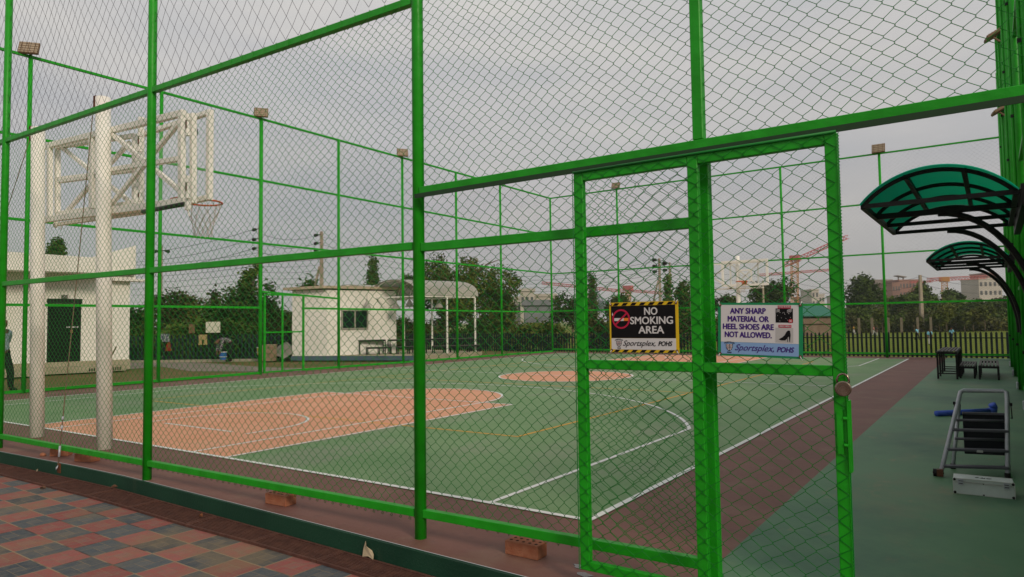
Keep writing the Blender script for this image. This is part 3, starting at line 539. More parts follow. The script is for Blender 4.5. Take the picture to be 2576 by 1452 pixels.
# ------------------------------------------------------------------ basketball stands
RIM = mat('orange_rim', (.55, .085, .02), .45); NETW = mat('net_cord', (.50, .45, .40), .8); GLASS = mat('board_glass', (.75, .80, .78), .12, alpha=.11, spec=.4); DARKT = mat('dark_tube', (.03, .03, .03), .4)
def rim_and_net(root, c, back):         # c: centre of the ring, back: unit vector towards the board
    MB().tube([(c[0]+.225*math.cos(R(t)), c[1]+.225*math.sin(R(t)), c[2]) for t in range(0, 360, 12)], .011, 8, closed=True).build('rim', RIM, root, smooth=True)
    mb = MB(); bx, by = back
    for s_ in (-1, 1): mb.bar((c[0]+bx*.2+by*.1*s_, c[1]+by*.2+bx*.1*s_, c[2]-.01), (c[0]+bx*.37+by*.08*s_, c[1]+by*.37+bx*.08*s_, c[2]-.03), .018)
    mb.box((c[0]+bx*.372, c[1]+by*.372, c[2]-.05), (.20 if abs(by) > .5 else .014, .014 if abs(by) > .5 else .20, .13)); mb.build('rim_bracket', RIM, root)
    mb = MB(); rs = [.222, .195, .155, .125, .112, .11]; zs = [0, -.10, -.20, -.29, -.37, -.44]; n = 12
    for k in range(n):
        for sgn in (-1, 1): mb.tube([(c[0]+rs[i]*math.cos(2*math.pi*(k+sgn*i*.5)/n)+.004*math.sin(k*2+i), c[1]+rs[i]*math.sin(2*math.pi*(k+sgn*i*.5)/n), c[2]+zs[i]) for i in range(6)], .0030, 4)
    mb.build('net', NETW, root)
q4 = lambda zx, zy: (.24487*zx, 221.4+.24487*zy)
def bp(zx, zy, y): return onp(*q4(zx, zy), 1, y)
st = thing('basketball_stand', 'white steel basketball stand with round poles and cross braced frames inside the near fence', 'basketball hoop')
for (x, y, zt_, xt) in ((-8.24, -.545, 4.30, -8.42), (-6.43, -.485, 4.38, -6.62)):
    MB().tube([(x, y, 0), (xt, y, zt_)], .086, 20).build('pole', WHITE, st, smooth=True)
    mb = MB(); mb.bar((xt-.06, y-.07, zt_-.18), (xt-.06, y-.07, zt_+.02), .05, .02); mb.build('cable_lug', RUST, st)
y1 = -.37; y2 = -.27
def fb(name, a, b, y, wd, dp=.06): return MB().bar(bp(*a, y), bp(*b, y), dp, wd, upv=(0, .001, 1)).build(name, WHITE, st, bevel=.004)
def fv(name, a, b, y, wd, dp=.06): return MB().bar(bp(*a, y), bp(*b, y), wd, dp, upv=(0, 1, 0)).build(name, WHITE, st, bevel=.004)
fb('top_beam', (400, 618), (1890, 258), y1, .075); fb('bottom_beam', (400, 1362), (1905, 1165), y1, .085)
fb('lower_chord', (560, 1405), (1500, 1275), y1+.16, .05, .05); fb('lower_chord', (1120, 1290), (1900, 1195), y1+.1, .05, .05)
for zx, wd in ((512, .085), (950, .095)): fv('upright', (zx, 600 if zx < 600 else 480), (zx, 1330 if zx < 600 else 1240), y1, wd)
fv('upright', (592, 600), (592, 1310), y2, .07); fv('upright', (1390, 480), (1390, 1190), y2, .07)
fv('upright', (1868, 265), (1868, 1170), y1, .075)
fb('cross_rail', (610, 958), (935, 915), y1, .055); fb('cross_rail', (985, 868), (1850, 728), y1, .058); fb('cross_rail', (600, 935), (1390, 845), y2, .05)
fb('top_rail', (600, 605), (1390, 490), y2, .055); fb('bottom_rail', (600, 1290), (1390, 1180), y2, .055)
for a, b in (((1140, 462), (1858, 1062)), ((1140, 1200), (1850, 345))): fb('brace', a, b, y1-.004, .055, .045)
for a, b in (((640, 615), (1345, 1175)), ((690, 1265), (1330, 560))): fb('brace', a, b, y2-.004, .052, .045)
for zx, ya, yb in ((1932, 265, 490), (1932, 905, 1135), (1440, 430, 655), (1440, 1040, 1170)):
    h_ = MB(); a = bp(zx, ya, y1-.01); b = bp(zx, yb, y1-.01); t = [a+(b-a)*f_ for f_ in (0, .3, .33, .66, .69, 1)]
    h_.tube(t[0:2], .024, 12).tube([t[1], t[4]], .014, 8).tube(t[4:6], .026, 12); h_.build('hinge', WHITE, st, smooth=False)
    MB().bar(a+(b-a)*.28+Vector((-.026, .0, 0)), a+(b-a)*.72+Vector((-.026, .0, 0)), .006, .03).build('hinge_gap', RUST, st)
YB = -.06
bR = bp(2165, 205, YB); bRb = bp(2165, 1150, YB); zt_, zb_ = bR.z-.02, bRb.z
bd = bR.x; bw = 1.66
board = MB().bb((bd-bw+.03, YB-.006, zb_+.03), (bd-.03, YB+.006, zt_-.03)).build('backboard', GLASS, st)
fr = MB(); fr.bb((bd-.045, YB-.03, zb_), (bd+.02, YB+.03, zt_)); fr.bb((bd-bw-.02, YB-.03, zb_), (bd-bw+.045, YB+.03, zt_)); fr.bb((bd-bw+.046, YB-.03, zt_-.055), (bd-.046, YB+.03, zt_)); fr.bb((bd-bw+.046, YB-.03, zb_), (bd-.046, YB+.03, zb_+.06)); fr.build('board_frame', WHITE, board, bevel=.004)
fv('board_upright', (1985, 262), (1985, 1185), y1+.13, .055); fv('board_upright', (1450, 300), (1450, 1190), YB-.08, .05)
mk = MB(); p = bp(2022, 455, YB-.008); mk.bar(p+Vector((-.03, 0, -.04)), p+Vector((-.012, 0, .03)), .006, .008); mk.bar(p+Vector((-.03, 0, -.04)), p+Vector((.0, 0, -.035)), .006, .008); mk.bar(p+Vector((.005, 0, -.04)), p+Vector((.015, 0, .035)), .006, .009); mk.build('board_mark', SBLK, st)
rc = onp(523, 503, 1, .34); rc.z = zb_+.115
rc = Vector((bd-bw/2, .345, zb_+.12)); rim_and_net(st, rc, (0, -1))
MB().tube([bp(1470, 1272, y1-.05), bp(1900, 1192, y1-.05)], .026, 10).build('gas_strut', DARKT, st, smooth=True)
mb = MB(); a = bp(1930, 1190, y1-.03); mb.box(a+Vector((0, 0, -.02)), (.05, .05, .10)).tube([a+Vector((0, 0, -.05)), a+Vector((.03, 0, -.14))], .008, 6); mb.build('latch', WHITE, st)
mb = MB(); a = bp(570, 1400, y1+.1); mb.bar(a+Vector((0, 0, .06)), a+Vector((-.0, 0, -.05)), .035); mb.build('latch', WHITE, st); b = bp(628, 1420, y1+.1); MB().tube([b+Vector((0, 0, .05)), b+Vector((0, 0, -.05))], .007, 6).build('pin', WHITE, st)
def guy(a, b, label, turn=True):
    t = thing('guy_wire', label, 'guy wire', b); a = Vector(a)-Vector(b); CAB = mat('steel_cable', (.20, .14, .09), .6, (.14, .10, .07), 30)
    mid = a*.5+Vector((0, 0, -.03)); MB().tube([(0, 0, 0), a*.25+Vector((0, 0, -.02)), mid, a*.75+Vector((0, 0, -.02)), a], .006, 6).build('cable', CAB, t, smooth=True)
    if turn:
        d = a.normalized(); m_ = MB(); m_.tube([d*.10, d*.22], .012, 8).tube([d*.40, d*.44], .012, 8).tube([d*.50, d*.54], .012, 8); m_.build('turnbuckle', STEELW, t, smooth=True)
        h_ = MB(); h_.tube([(0, 0, .01), (.012, -.012, -.01), (.004, -.018, -.03), (-.014, -.012, -.015), (-.008, 0, .005)], .005, 6); h_.build('hook', STEELW, t, smooth=True)
        MB().box((0, .012, -.02), (.07, .012, .10)).build('anchor_plate', RUST, t)
    return t
an = onp(126, 1180, 1, -1.262)
guy((-6.70, -.57, 4.15), (an.x, ky_(an.x)-.012, -.03), 'thin steel guy wire from the right hoop pole down to the kerb')
guy((-8.50, -.62, 4.12), (-9.6, fy(-9.6)-.1, .02), 'thin steel guy wire from the left hoop pole, at the left edge', False)
st2 = thing('basketball_stand', 'white basketball stand with glass backboard at the far end of the court', 'basketball hoop', (0, 0, 0))
for x in (-7.88, -5.95): MB().tube([(x, 23.45, 0), (x, 23.45, 4.05)], .085, 14).build('pole', WHITE, st2, smooth=True)
yb = 23.1; x0, x1, z0, z1 = -6.50, -4.66, 2.80, 3.84
b2 = MB().bb((x0+.03, yb-.006, z0+.03), (x1-.03, yb+.006, z1-.03)).build('backboard', GLASS, st2)
fr = MB(); fr.bb((x0, yb-.03, z0), (x0+.085, yb+.03, z1)); fr.bb((x1-.085, yb-.03, z0), (x1, yb+.03, z1)); fr.bb((x0+.086, yb-.03, z1-.085), (x1-.086, yb+.03, z1)); fr.bb((x0+.086, yb-.03, z0), (x1-.086, yb+.03, z0+.085)); fr.build('board_frame', WHITE, b2)
tg = MB(); cx = (x0+x1)/2; tg.bb((cx-.30, yb-.012, 3.40), (cx+.30, yb-.007, 3.46)); tg.bb((cx-.30, yb-.012, 2.98), (cx-.24, yb-.007, 3.399)); tg.bb((cx+.24, yb-.012, 2.98), (cx+.30, yb-.007, 3.399)); tg.bb((cx-.239, yb-.012, 2.98), (cx+.239, yb-.007, 3.02)); tg.build('target_square', WHITE, b2)
fr = MB()
for a, b in (((-7.9, 3.75), (-4.9, 3.75)), ((-7.9, 2.72), (-4.9, 2.72)), ((-7.7, 2.72), (-6.2, 3.75)), ((-7.7, 3.75), (-6.2, 2.72)), ((-6.2, 2.72), (-5.0, 3.75)), ((-6.2, 3.75), (-5.0, 2.72)), ((-5.1, 2.72), (-5.1, 3.75)), ((-6.2, 2.72), (-6.2, 3.75))): fr.bar((a[0], 23.3, a[1]), (b[0], 23.3, b[1]), .05, .06, upv=(0, 1, 0))
fr.build('support_frame', WHITE, st2); rim_and_net(st2, Vector((cx, yb-.40, 2.97)), (0, 1))
# ------------------------------------------------------------------ canopies on the right fence
POLY = mat('green_polycarbonate', (.004, .20, .13), .35, (.006, .25, .16), 3, trans=0, alpha=.82, spec=.3)
t_ = POLY.node_tree; g_ = t_.nodes.new('ShaderNodeNewGeometry'); wv = t_.nodes.new('ShaderNodeTexWave'); wv.inputs['Scale'].default_value = 16; wv.bands_direction = 'Y'; t_.links.new(g_.outputs['Position'], wv.inputs[0])
bp_ = t_.nodes.new('ShaderNodeBump'); bp_.inputs['Strength'].default_value = .5; t_.links.new(wv.outputs[0], bp_.inputs['Height']); t_.links.new(bp_.outputs[0], t_.nodes['Principled BSDF'].inputs['Normal'])
tl = t_.nodes.new('ShaderNodeBsdfTranslucent'); tl.inputs[0].default_value = (.006, .42, .28, 1); ad = t_.nodes.new('ShaderNodeMixShader'); ad.inputs[0].default_value = .72
o_ = t_.nodes['Material Output']; t_.links.new(t_.nodes['Principled BSDF'].outputs[0], ad.inputs[1]); t_.links.new(tl.outputs[0], ad.inputs[2]); t_.links.new(ad.outputs[0], o_.inputs[0])
def canopy(y0, y1, xl, xr, z0, rise, label, arms, drop):
    t = thing('wall_canopy', label, 'canopy', ((xl+xr)/2, (y0+y1)/2, z0), 0, 'green arched canopies on the right fence'); O = t.location
    c_ = (xr-xl)/2; rad = (c_*c_+rise*rise)/(2*rise); a0 = math.asin(c_/rad)
    pt = lambda f_, y, dz=0: Vector((rad*math.sin(a0*f_), y-O.y, rad*math.cos(a0*f_)-rad+rise+dz))
    sh = MB(); n = 24; o = 0
    for dz in (.03, .036):
        for i in range(n+1):
            for y in (y0-.08, y1+.08): sh.v.append(tuple(pt(-1.04+2.08*i/n, y, dz)))
    m = 2*(n+1)
    for i in range(n):
        a = 2*i; sh.f += [(a, a+1, a+3, a+2), (m+a, m+a+2, m+a+3, m+a+1)]
    sh.build('roof_sheet', POLY, t, smooth=True)
    ys = [y0+(y1-y0)*i/3 for i in range(4)]
    for i, y in enumerate(ys):
        MB().tube([pt(-1+2*k/20, y) for k in range(21)], .022, 6).build('rib', BLACK, t); MB().bar((-c_, y-O.y, 0), (c_+.05, y-O.y, 0), .036 if i != 1 else .045, .04 if i != 1 else .055).build('chord', BLACK, t)
    for f_ in (-.34, .34): MB().bar(pt(f_, y0), pt(f_, y1), .04).build('purlin', BLACK, t)
    for sx in (-1, 1): MB().bar((sx*c_, y0-O.y, 0), (sx*c_, y1-O.y, 0), .04, .05).build('edge_beam', BLACK, t)
    for i in arms:
        y = ys[i]-O.y; xe = XR-.06-O.x; MB().tube([(-.05*c_+(xe+.05*c_)*math.sin(R(s*6)), y, -.02-drop*(1-math.cos(R(s*6)))) for s in range(16)], .030, 6).build('arm', BLACK, t)
    MB().bb((c_+.03, y0-O.y-.05, -.12), (c_+.09, y1-O.y+.05, .06)).build('wall_plate', BLACK, t); return t
canopy(2.75, 5.3, 1.50, 2.68, 2.53, .27, 'nearest green arched canopy on black ribs and curved arms', (1, 3), 1.25)
canopy(9.0, 11.7, 1.60, 2.70, 2.42, .25, 'smaller looking green arched canopy farther along the right fence', (1, 3), 1.25)
# ------------------------------------------------------------------ tables and benches
def table(label, loc, rz, Lg, Wd, H, group, nleg=2):
    t = thing('slatted_table', label, 'table', loc, rz, group); s = MB(); n = 6
    for i in range(n): s.box((-Wd/2+Wd*(i+.5)/n, 0, H-.012), (Wd/n*.62, Lg, .022))
    s.build('slats', mat('slat_grey', (.075, .07, .065), .6, (.10, .09, .085), 6), t)
    f = MB(); f.box((0, -Lg/2+.02, H-.05), (Wd, .04, .05)); f.box((0, Lg/2-.02, H-.05), (Wd, .04, .05)); f.box((-Wd/2+.02, 0, H-.05), (.04, Lg-.081, .05)); f.box((Wd/2-.02, 0, H-.05), (.04, Lg-.081, .05)); f.build('frame', BLACK, t)
    for k in range(nleg):
        y = -Lg/2+.02+(Lg-.04)*k/(nleg-1)
        for sx in (-1, 1): MB().bb((sx*(Wd/2-.02)-.02, y-.02, 0), (sx*(Wd/2-.02)+.02, y+.02, H-.076)).build('leg', BLACK, t)
        if H > .5: MB().bb((-Wd/2+.041, y-.012, .12), (Wd/2-.041, y+.012, .145)).build('stretcher', BLACK, t)
    return t
table('tall black slatted table under the far canopy, beside two low benches', (1.54, 15.9, 0), 0, 2.6, .42, .66, None, 4)
table('low black slatted bench between the tall table and the wider bench', (1.92, 16.0, 0), 0, 2.0, .32, .31, None, 4)
table('wider black slatted bench nearest the right fence', (2.34, 15.9, 0), 0, 2.3, .40, .34, None, 4)
# ------------------------------------------------------------------ step ladder, case, pipe
ld = thing('step_ladder', 'grey aluminium folding step ladder standing on the green floor', 'step ladder', (2.27, 3.1, 0)); O = Vector((2.27, 3.1, 0))
A, B_, C_, D_ = [Vector(p)-O for p in ((2.02, 2.98, .02), (2.525, 3.2, .02), (2.175, 3.66, .70), (2.555, 3.72, .705))]
def lerp(a, b, f_): return a+(b-a)*f_
hoop = [A, lerp(A, C_, .95)]+[lerp(A, C_, 1)+Vector((.004, .01, .02)), lerp(A, C_, 1)+Vector((.03, .02, .035))]+[lerp(B_, D_, 1)+Vector((-.03, .02, .035)), lerp(B_, D_, 1)+Vector((-.004, .01, .02)), lerp(B_, D_, .95), B_]
MB().tube(hoop, .020, 10).build('front_frame', STEELW, ld, smooth=True)
E_, F_ = [Vector(p)-O for p in ((2.10, 3.42, .02), (2.53, 3.62, .02))]; 
for a, b in ((E_, lerp(A, C_, .86)+Vector((.012, .05, 0))), (F_, lerp(B_, D_, .86)+Vector((.0, .05, 0)))): MB().tube([a, b], .017, 8).build('rear_leg', STEELW, ld, smooth=True)
DKG = mat('dark_grey_rail', (.10, .10, .12), .5)
for i, f_ in enumerate((.10, .30, .54)):
    a, b = lerp(A, C_, f_), lerp(B_, D_, f_); tr = MB(); d = (b-a).normalized(); tr.bar(a, b, .075, .022); tr.build('step', DKG, ld, bevel=.004)
for f_ in (.45, .75): a, b = lerp(E_, lerp(A, C_, .86), f_), lerp(F_, lerp(B_, D_, .86), f_); MB().tube([a, b], .013, 8).build('rear_rung', DKG, ld, smooth=True)
pa = [Vector(p)-O for p in ((2.185, 3.70, .50), (2.545, 3.76, .505), (2.53, 3.72, .12), (2.19, 3.66, .115))]
mb = MB(); mb.prism(pa, (0, .025, 0)); mb.build('platform', mat('platform_black', (.012, .014, .020), .45), ld, bevel=.004)
mb = MB(); mb.bar(pa[0]+Vector((0, -.005, .01)), pa[1]+Vector((0, -.005, .01)), .03, .02); mb.build('platform_rim', DKG, ld)
for a in (A, ): 
    mb = MB(); mb.tube([a+Vector((-.055, 0, .015)), a+Vector((-.025, 0, .015))], .035, 14); mb.build('wheel', BLACK, ld); mb = MB(); mb.box(a+Vector((-.0, -.01, .02)), (.05, .06, .06)); mb.tube([a+Vector((-.06, 0, .015)), a+Vector((.03, 0, .015))], .008, 6); mb.build('wheel_bracket', mat('bracket_brown', (.10, .04, .02), .6), ld)
for s_, a, b in ((-1, A, C_), (1, B_, D_)):
    p = lerp(a, b, .88); MB().box(p+Vector((s_*.03, -.01, .0)), (.02, .02, .03)).build('catch', BLACK, ld)
    MB().tube([p+Vector((s_*.028, 0, 0)), p+Vector((s_*.034, .02, -.14)), lerp(a, b, .7)+Vector((s_*.03, .05, 0))], .005, 5).build('strap', BLACK, ld)
MB().box(lerp(lerp(A, C_, .30), lerp(B_, D_, .30), .55)+Vector((0, -.045, -.005)), (.05, .006, .02)).build('warning_tag', SGRY, ld)
for a in (E_, F_, B_): MB().tube([a+Vector((0, 0, -.02)), a+Vector((0, 0, .03))], .024, 8).build('foot', BLACK, ld)
ALU = mat('case_aluminium', (.50, .55, .54), .35, (.58, .63, .62), 10, metal=.15, bump=.05, spec=.5); ALUF = mat('case_trim', (.55, .56, .54), .35, metal=.3)
cs = thing('aluminium_case', 'silver aluminium carry case with latches lying in front of the step ladder', 'case', (2.352, 2.44, 0), R(2))
MB().bb((-.205, -.09, .004), (.205, .09, .098)).build('shell', ALU, cs, bevel=.004); MB().bb((-.205, -.09, .1), (.205, .09, .128)).build('lid', ALU, cs, bevel=.004)
mb = MB()
for zz in (.004, .096, .106, .126): mb.bb((-.208, -.094, zz-.003), (.208, -.0905, zz+.003))
for x in (-.207, .207): mb.bb((x-.003, -.0945, .002), (x+.003, -.0906, .127))
mb.bb((-.208, -.094, .1285), (.208, -.086, .1305)); mb.bb((-.208, .086, .1285), (.208, .094, .1305)); mb.build('trim', ALUF, cs)
for x in (-.155, .155):
    l_ = MB(); l_.bb((x-.019, -.101, .078), (x+.019, -.095, .126)); l_.build('latch', STEELW, cs); g_ = MB(); g_.bb((x-.014, -.1035, .088), (x+.014, -.1012, .094)); g_.bb((x-.014, -.1035, .108), (x+.014, -.1012, .113)); g_.build('latch_slot', BLACK, cs)
for sx in (-1, 1):
    for zz in (.012, .119): MB().ball((sx*.198, -.088, zz), .013, 8).build('corner_guard', BLACK, cs)
mb = MB(); mb.prism([(-.006, -.0955, .103), (.006, -.0955, .103), (0, -.0955, .094)], (0, .0008, 0)); mb.bb((-.006, -.0955, .006), (.006, -.0948, .016)); mb.build('lock', BLACK, cs)
mk = MB()                                                                     # the worn dark word on the lid: a low bowl, a stem, a long tail
for a, b in (((-.055, .010), (-.030, .014)), ((-.050, -.004), (-.026, .0)), ((-.012, -.012), (-.002, .020)), ((.006, -.016), (.014, .012)), ((-.022, -.004), (.010, -.010)), ((.022, .002), (.060, .008)), ((.028, -.010), (.052, -.006))): mk.bar((a[0], a[1], .1292), (b[0], b[1], .1292), .008, .0016)
mk.build('lid_mark', SBLK, cs)
BLUE = mat('blue_plastic', (.035, .085, .42), .45, (.05, .11, .50), 6)
bpz = thing('blue_pipe', 'blue plastic pipe with an upright elbow end lying on the floor behind the ladder', 'pipe', (1.73, 7.43, 0))
MB().tube([(0, 0, .042), (.66, .72, .042)], .042, 14).build('pipe', BLUE, bpz, smooth=True); mb = MB(); mb.tube([(.63, .69, .045), (.70, .76, .05), (.70, .76, .09), (.675, .735, .14)], [.045, .05, .048, .052], 14); mb.build('elbow', BLUE, bpz, smooth=True)
# ------------------------------------------------------------------ bricks, litter, puddle
def brick(x, y, rz, label, s=(.245, .115, .086), holes=True):
    t = thing('brick', label, 'brick', (x, y, 0), rz, 'bricks on the kerb'); 
    MB().bb((-s[0]/2, -s[1]/2, 0), (s[0]/2, s[1]/2, s[2])).build('body', BRICK, t, bevel=.004)
    if holes:
        h = MB()
        for i in range(5):
            for j in (-1, 1): h.tube([((i-2)*s[0]*.19, j*s[1]*.21, s[2]-.001), ((i-2)*s[0]*.19, j*s[1]*.21, s[2]+.0007)], .011, 10)
        h.build('hole', mat('hole_dark', (.03, .012, .008), 1), t)
    return t
b0 = onp(1315, 1402, 2, 0); brick(b0.x-.01, b0.y+.050, R(1), 'red ten hole brick nearest the gate on the kerb')
b0 = onp(691, 1271, 2, 0); brick(b0.x, b0.y+.058, R(5), 'red ten hole brick midway between two green posts')
b0 = onp(205, 1162, 2, 0); brick(b0.x, b0.y+.058, R(18), 'red brick on the kerb right of the guy wire')
b0 = onp(140, 1148, 2, 0); brick(b0.x, b0.y+.058, R(40), 'red brick on the kerb behind the guy wire', (.20, .11, .086), False)
b0 = onp(108, 1147, 2, 0); t = thing('brick_lump', 'small broken lump of red brick left of the guy wire', 'brick lump', (b0.x, b0.y, 0)); m = MB().ball((0, 0, .012), .04, 8, (1.2, .8, .7)); m.build('lump', BRICK, t)
PAP = mat('beige_paper', (.40, .32, .21), .9, (.47, .38, .26), 10)
p0 = onp(925, 1388, 1, ky_(-1.5)-.03)
pp = thing('torn_paper', 'torn piece of beige paper leaning on the green kerb above the drain', 'paper', (p0.x, p0.y, -.124)); o_ = [(-.055, 0), (-.06, .035), (-.05, .07), (-.035, .105), (-.022, .075), (.02, .05), (.05, .03), (.055, .0), (.0, .012)]
m = MB(); n = len(o_); m.add([(a, .020*(b/.1)+.010*math.sin(a*60), b) for a, b in o_]+[(a, .0215*(b/.1)+.001+.010*math.sin(a*60), b) for a, b in o_], [tuple(range(n))[::-1], tuple(range(n, 2*n))]+[(i, (i+1) % n, n+(i+1) % n, n+i) for i in range(n)]); m.build('sheet', PAP, pp)
def dryleaf(u, v, s, rz, label, zz=-.145, m_=None):
    q = onp(u, v, 2, zz); t = thing('fallen_leaf', label, 'leaf', (q.x, q.y, zz), rz); m = MB(); n = 7
    for i in range(n):
        f_ = i/(n-1); wd = math.sin(math.pi*f_)*.35+.02; m.v += [((f_-.5)*s, -wd*s*.5, .012+.02*math.sin(f_*3)), ((f_-.5)*s, 0, .004+.01*f_), ((f_-.5)*s, wd*s*.5, .016+.02*math.sin(f_*3))]
    for i in range(n-1): a = 3*i; m.f += [(a, a+1, a+4, a+3), (a+1, a+2, a+5, a+4)]
    m.build('blade', m_ or mat('dry_leaf', (.09, .045, .03), .9, (.15, .08, .05), 20), t)
dryleaf(108, 1232, .085, R(15), 'curled dry brown leaf on the paving at left'); dryleaf(287, 1229, .06, R(60), 'dry brown leaf on the drain grating', -.125); dryleaf(93, 1188, .04, R(0), 'small pale leaf on the drain near the guy wire', -.125, PAP); dryleaf(1085, 1432, .05, R(30), 'small yellow leaf on the drain grating at the bottom', -.123, mat('yellow_leaf', (.30, .22, .05), .9)); dryleaf(505, 1303, .07, R(-10), 'orange scrap of leaf on the drain grating', -.123, mat('orange_leaf', (.26, .10, .04), .9))
PUD = mat('wet_patch', (.085, .065, .062), .08, (.10, .078, .072), 5, spec=.6)
pts = []; 
for i in range(24): a = 2*math.pi*i/24; rr = 1+.12*math.sin(3*a+1)+.08*math.sin(5*a); pts.append((.44+.105*rr*math.cos(a), -.835+.035*rr*math.sin(a)))
struct('puddle', flat(pts, .0025), PUD)
pts = [(.475+.05*(1+.15*math.sin(3*a))*math.cos(a), -.94+.03*(1+.2*math.sin(4*a))*math.sin(a)) for a in [2*math.pi*i/20 for i in range(20)]]; struct('puddle', flat(pts, .0025), PUD)
# ------------------------------------------------------------------ palisade fences beyond the cage
PALE = mat('dark_navy_pale', (.010, .015, .022), .6, (.016, .022, .030), 6, spec=.15)
def palisade(label, pts, z0, z1, step, wd, rails=True):
    t = thing('palisade_fence', label, 'fence'); segs = list(zip(pts[:-1], pts[1:])); ps = MB(); rl = MB(); rng = random.Random(len(pts)); tot = 0
    for a, b in segs:
        a = Vector((*a, 0)); b = Vector((*b, 0)); d = (b-a).normalized(); Lg = (b-a).length; s_ = 0
        while s_ < Lg:
            p = a+d*s_; j = rng.uniform(-.01, .012); tl = rng.uniform(-.006, .006)
            u_ = d*wd/2; nn = Vector((-d.y, d.x, 0))*.012
            q = [p-u_+Vector((tl, 0, z1-.06+j)), p+Vector((tl, 0, z1+j)), p+u_+Vector((tl, 0, z1-.06+j)), p+u_+Vector((0, 0, z0)), p-u_+Vector((0, 0, z0))]
            ps.prism([x+nn for x in q], -2*nn); s_ += step
        for zz in (z0+.18, z1-.22): rl.bar(a+Vector((-d.y*.04, d.x*.04, zz)), b+Vector((-d.y*.04, d.x*.04, zz)), .035)
    tag(ps.build('pales', PALE, t), kind='stuff'); rl.build('rails', PALE, t); return t
palisade('long dark palisade fence behind the far end of the court, grass showing through its gaps', [(3.6, 24.95), (-17, 24.95), (-26, 24.9)], -.13, .92, .152, .070)
palisade('dark palisade fence at left with washing hung over it', [tuple(at(300, 900, 29.7)[:2]), tuple(at(738, 900, 29.9)[:2])], -.05, 1.14, .16, .075)
# the washing and the board on it
def cloth(name, u, v, d, w_, h_, m, label, cat, shape=None, rz=R(35)):
    p = at(u, v, d); t = thing(name, label, cat, p, rz); n = 8; mb = MB()
    for k in (0, 1):
        for i in range(n+1):
            for j in range(n+1):
                x = (i/n-.5)*w_; zz = -j/n*h_; 
                mb.v.append((x, .03*math.sin(i*1.3+j*.5)*j/n+.02*k, zz))
    for k in (0, 1):
        o = k*(n+1)*(n+1)
        for i in range(n):
            for j in range(n):
                if shape and not shape((i+.5)/n, (j+.5)/n): continue
                a = o+i*(n+1)+j; mb.f.append((a, a+1, a+n+2, a+n+1))
    mb.build('fabric', m, t); return t
cloth('hanging_shorts', 510, 842, 29.5, .36, .44, mat('khaki_cloth', (.36, .27, .12), .9, (.42, .32, .16), 9), 'khaki shorts hung over the dark palisade fence', 'shorts', lambda x, y: y < .45 or abs(x-.5) > .10)
cloth('hanging_shirt', 414, 840, 29.5, .40, .34, mat('check_cloth', (.30, .32, .34), .9, (.06, .08, .11), 14, (.45, .55)), 'crumpled grey checked shirt draped on the palisade fence', 'shirt', lambda x, y: not (y > .7 and x < .3))
cloth('hanging_rag', 424, 862, 29.45, .26, .36, mat('red_cloth', (.20, .025, .015), .9, (.26, .035, .02), 9), 'red rag hanging below the checked shirt on the palisade', 'rag', lambda x, y: abs(x-.5) < .22+.3*y)
cloth('hanging_cloth', 482, 816, 30.2, .26, .40, mat('brown_cloth', (.16, .095, .05), .9, (.2, .13, .07), 9), 'brown cloth hanging from the hedge above the palisade', 'cloth')
p = at(535.5, 837, 29.6); t = thing('white_board', 'blank white sign board standing above the palisade fence', 'board', p, R(35)); MB().bb((-.31, 0, 0), (.31, .03, .47)).build('panel', mat('cream_board', (.62, .62, .50), .6), t); MB().bb((-.02, .035, -1.3), (.02, .07, .3)).build('post', BLACK, t)
# ------------------------------------------------------------------ left building
def wallpt(a, b, s_): return a+(b-a)*s_
BL0 = Vector((-24.4, .6, 0)); BR0 = Vector((-22.84, 7.64, 0)); bd_ = (BR0-BL0).normalized(); bn = Vector((bd_.y, -bd_.x, 0))    # bn points out, at the viewer
def slab(mb, s0, s1, o0, o1, z0, z1):     # along the wall, outwards, up
    p = [BL0+bd_*s0+bn*o0, BL0+bd_*s1+bn*o0, BL0+bd_*s1+bn*o1, BL0+bd_*s0+bn*o1]
    mb.prism([(q.x, q.y, z0) for q in p], (0, 0, z1-z0)); return mb
LB = (BR0-BL0).length
hb = thing('white_building', 'white pavilion at left with black steel door and upswept parapet', 'building')
def onwall(u, v):                          # where a sight line meets the wall: distance along, height
    r = ray(u, v); n2 = np.array(bn[:]); t = ((np.array(BL0[:])-CP)@n2)/(r@n2); q = Vector(CP+r*t); return (q-BL0).dot(bd_), q.z
d0, d1 = onwall(119, 800)[0], onwall(204, 800)[0]; dt = onwall(160, 754)[1]; pz = .35
wl = MB(); slab(wl, -3, d0, -4, 0, .0, 3.33); slab(wl, d1, LB, -4, 0, 0, 3.33); slab(wl, d0+.001, d1-.001, -4, -.10, 0, 3.33); slab(wl, d0+.001, d1-.001, -.099, 0, dt+.02, 3.33); wl.build('wall', WALL, hb)
dr = MB(); slab(dr, d0+.01, d1-.01, -.095, -.03, pz, dt-.18); door = dr.build('door', mat('black_door', (.006, .006, .007), .5, spec=.1), hb)
dr = MB(); slab(dr, d0-.02, d1+.02, .002, .05, dt-.12, dt+.03); slab(dr, d0+.002, d0+.05, -.02, .015, pz, dt-.121); slab(dr, d1-.05, d1-.002, -.02, .015, pz, dt-.121); dr.build('door_frame', BLACK, hb)
hd_ = MB(); slab(hd_, d1-.30, d1-.24, -.03, .0, 1.32, 1.42); hd_.build('door_lock', mat('brass', (.45, .28, .10), .4, metal=.6), door)
hd_ = MB()
for i, wd in enumerate((.06, .03, .07, .04, .05)): slab(hd_, d1-.42+i*.075, d1-.42+i*.075+wd, -.03, -.024, 1.50, 1.54)
hd_.build('door_label', SWHT, door)
n0, n1 = onwall(154, 745)[0], onwall(170, 745)[0]; nz0, nz1 = onwall(162, 751)[1], onwall(162, 742)[1]
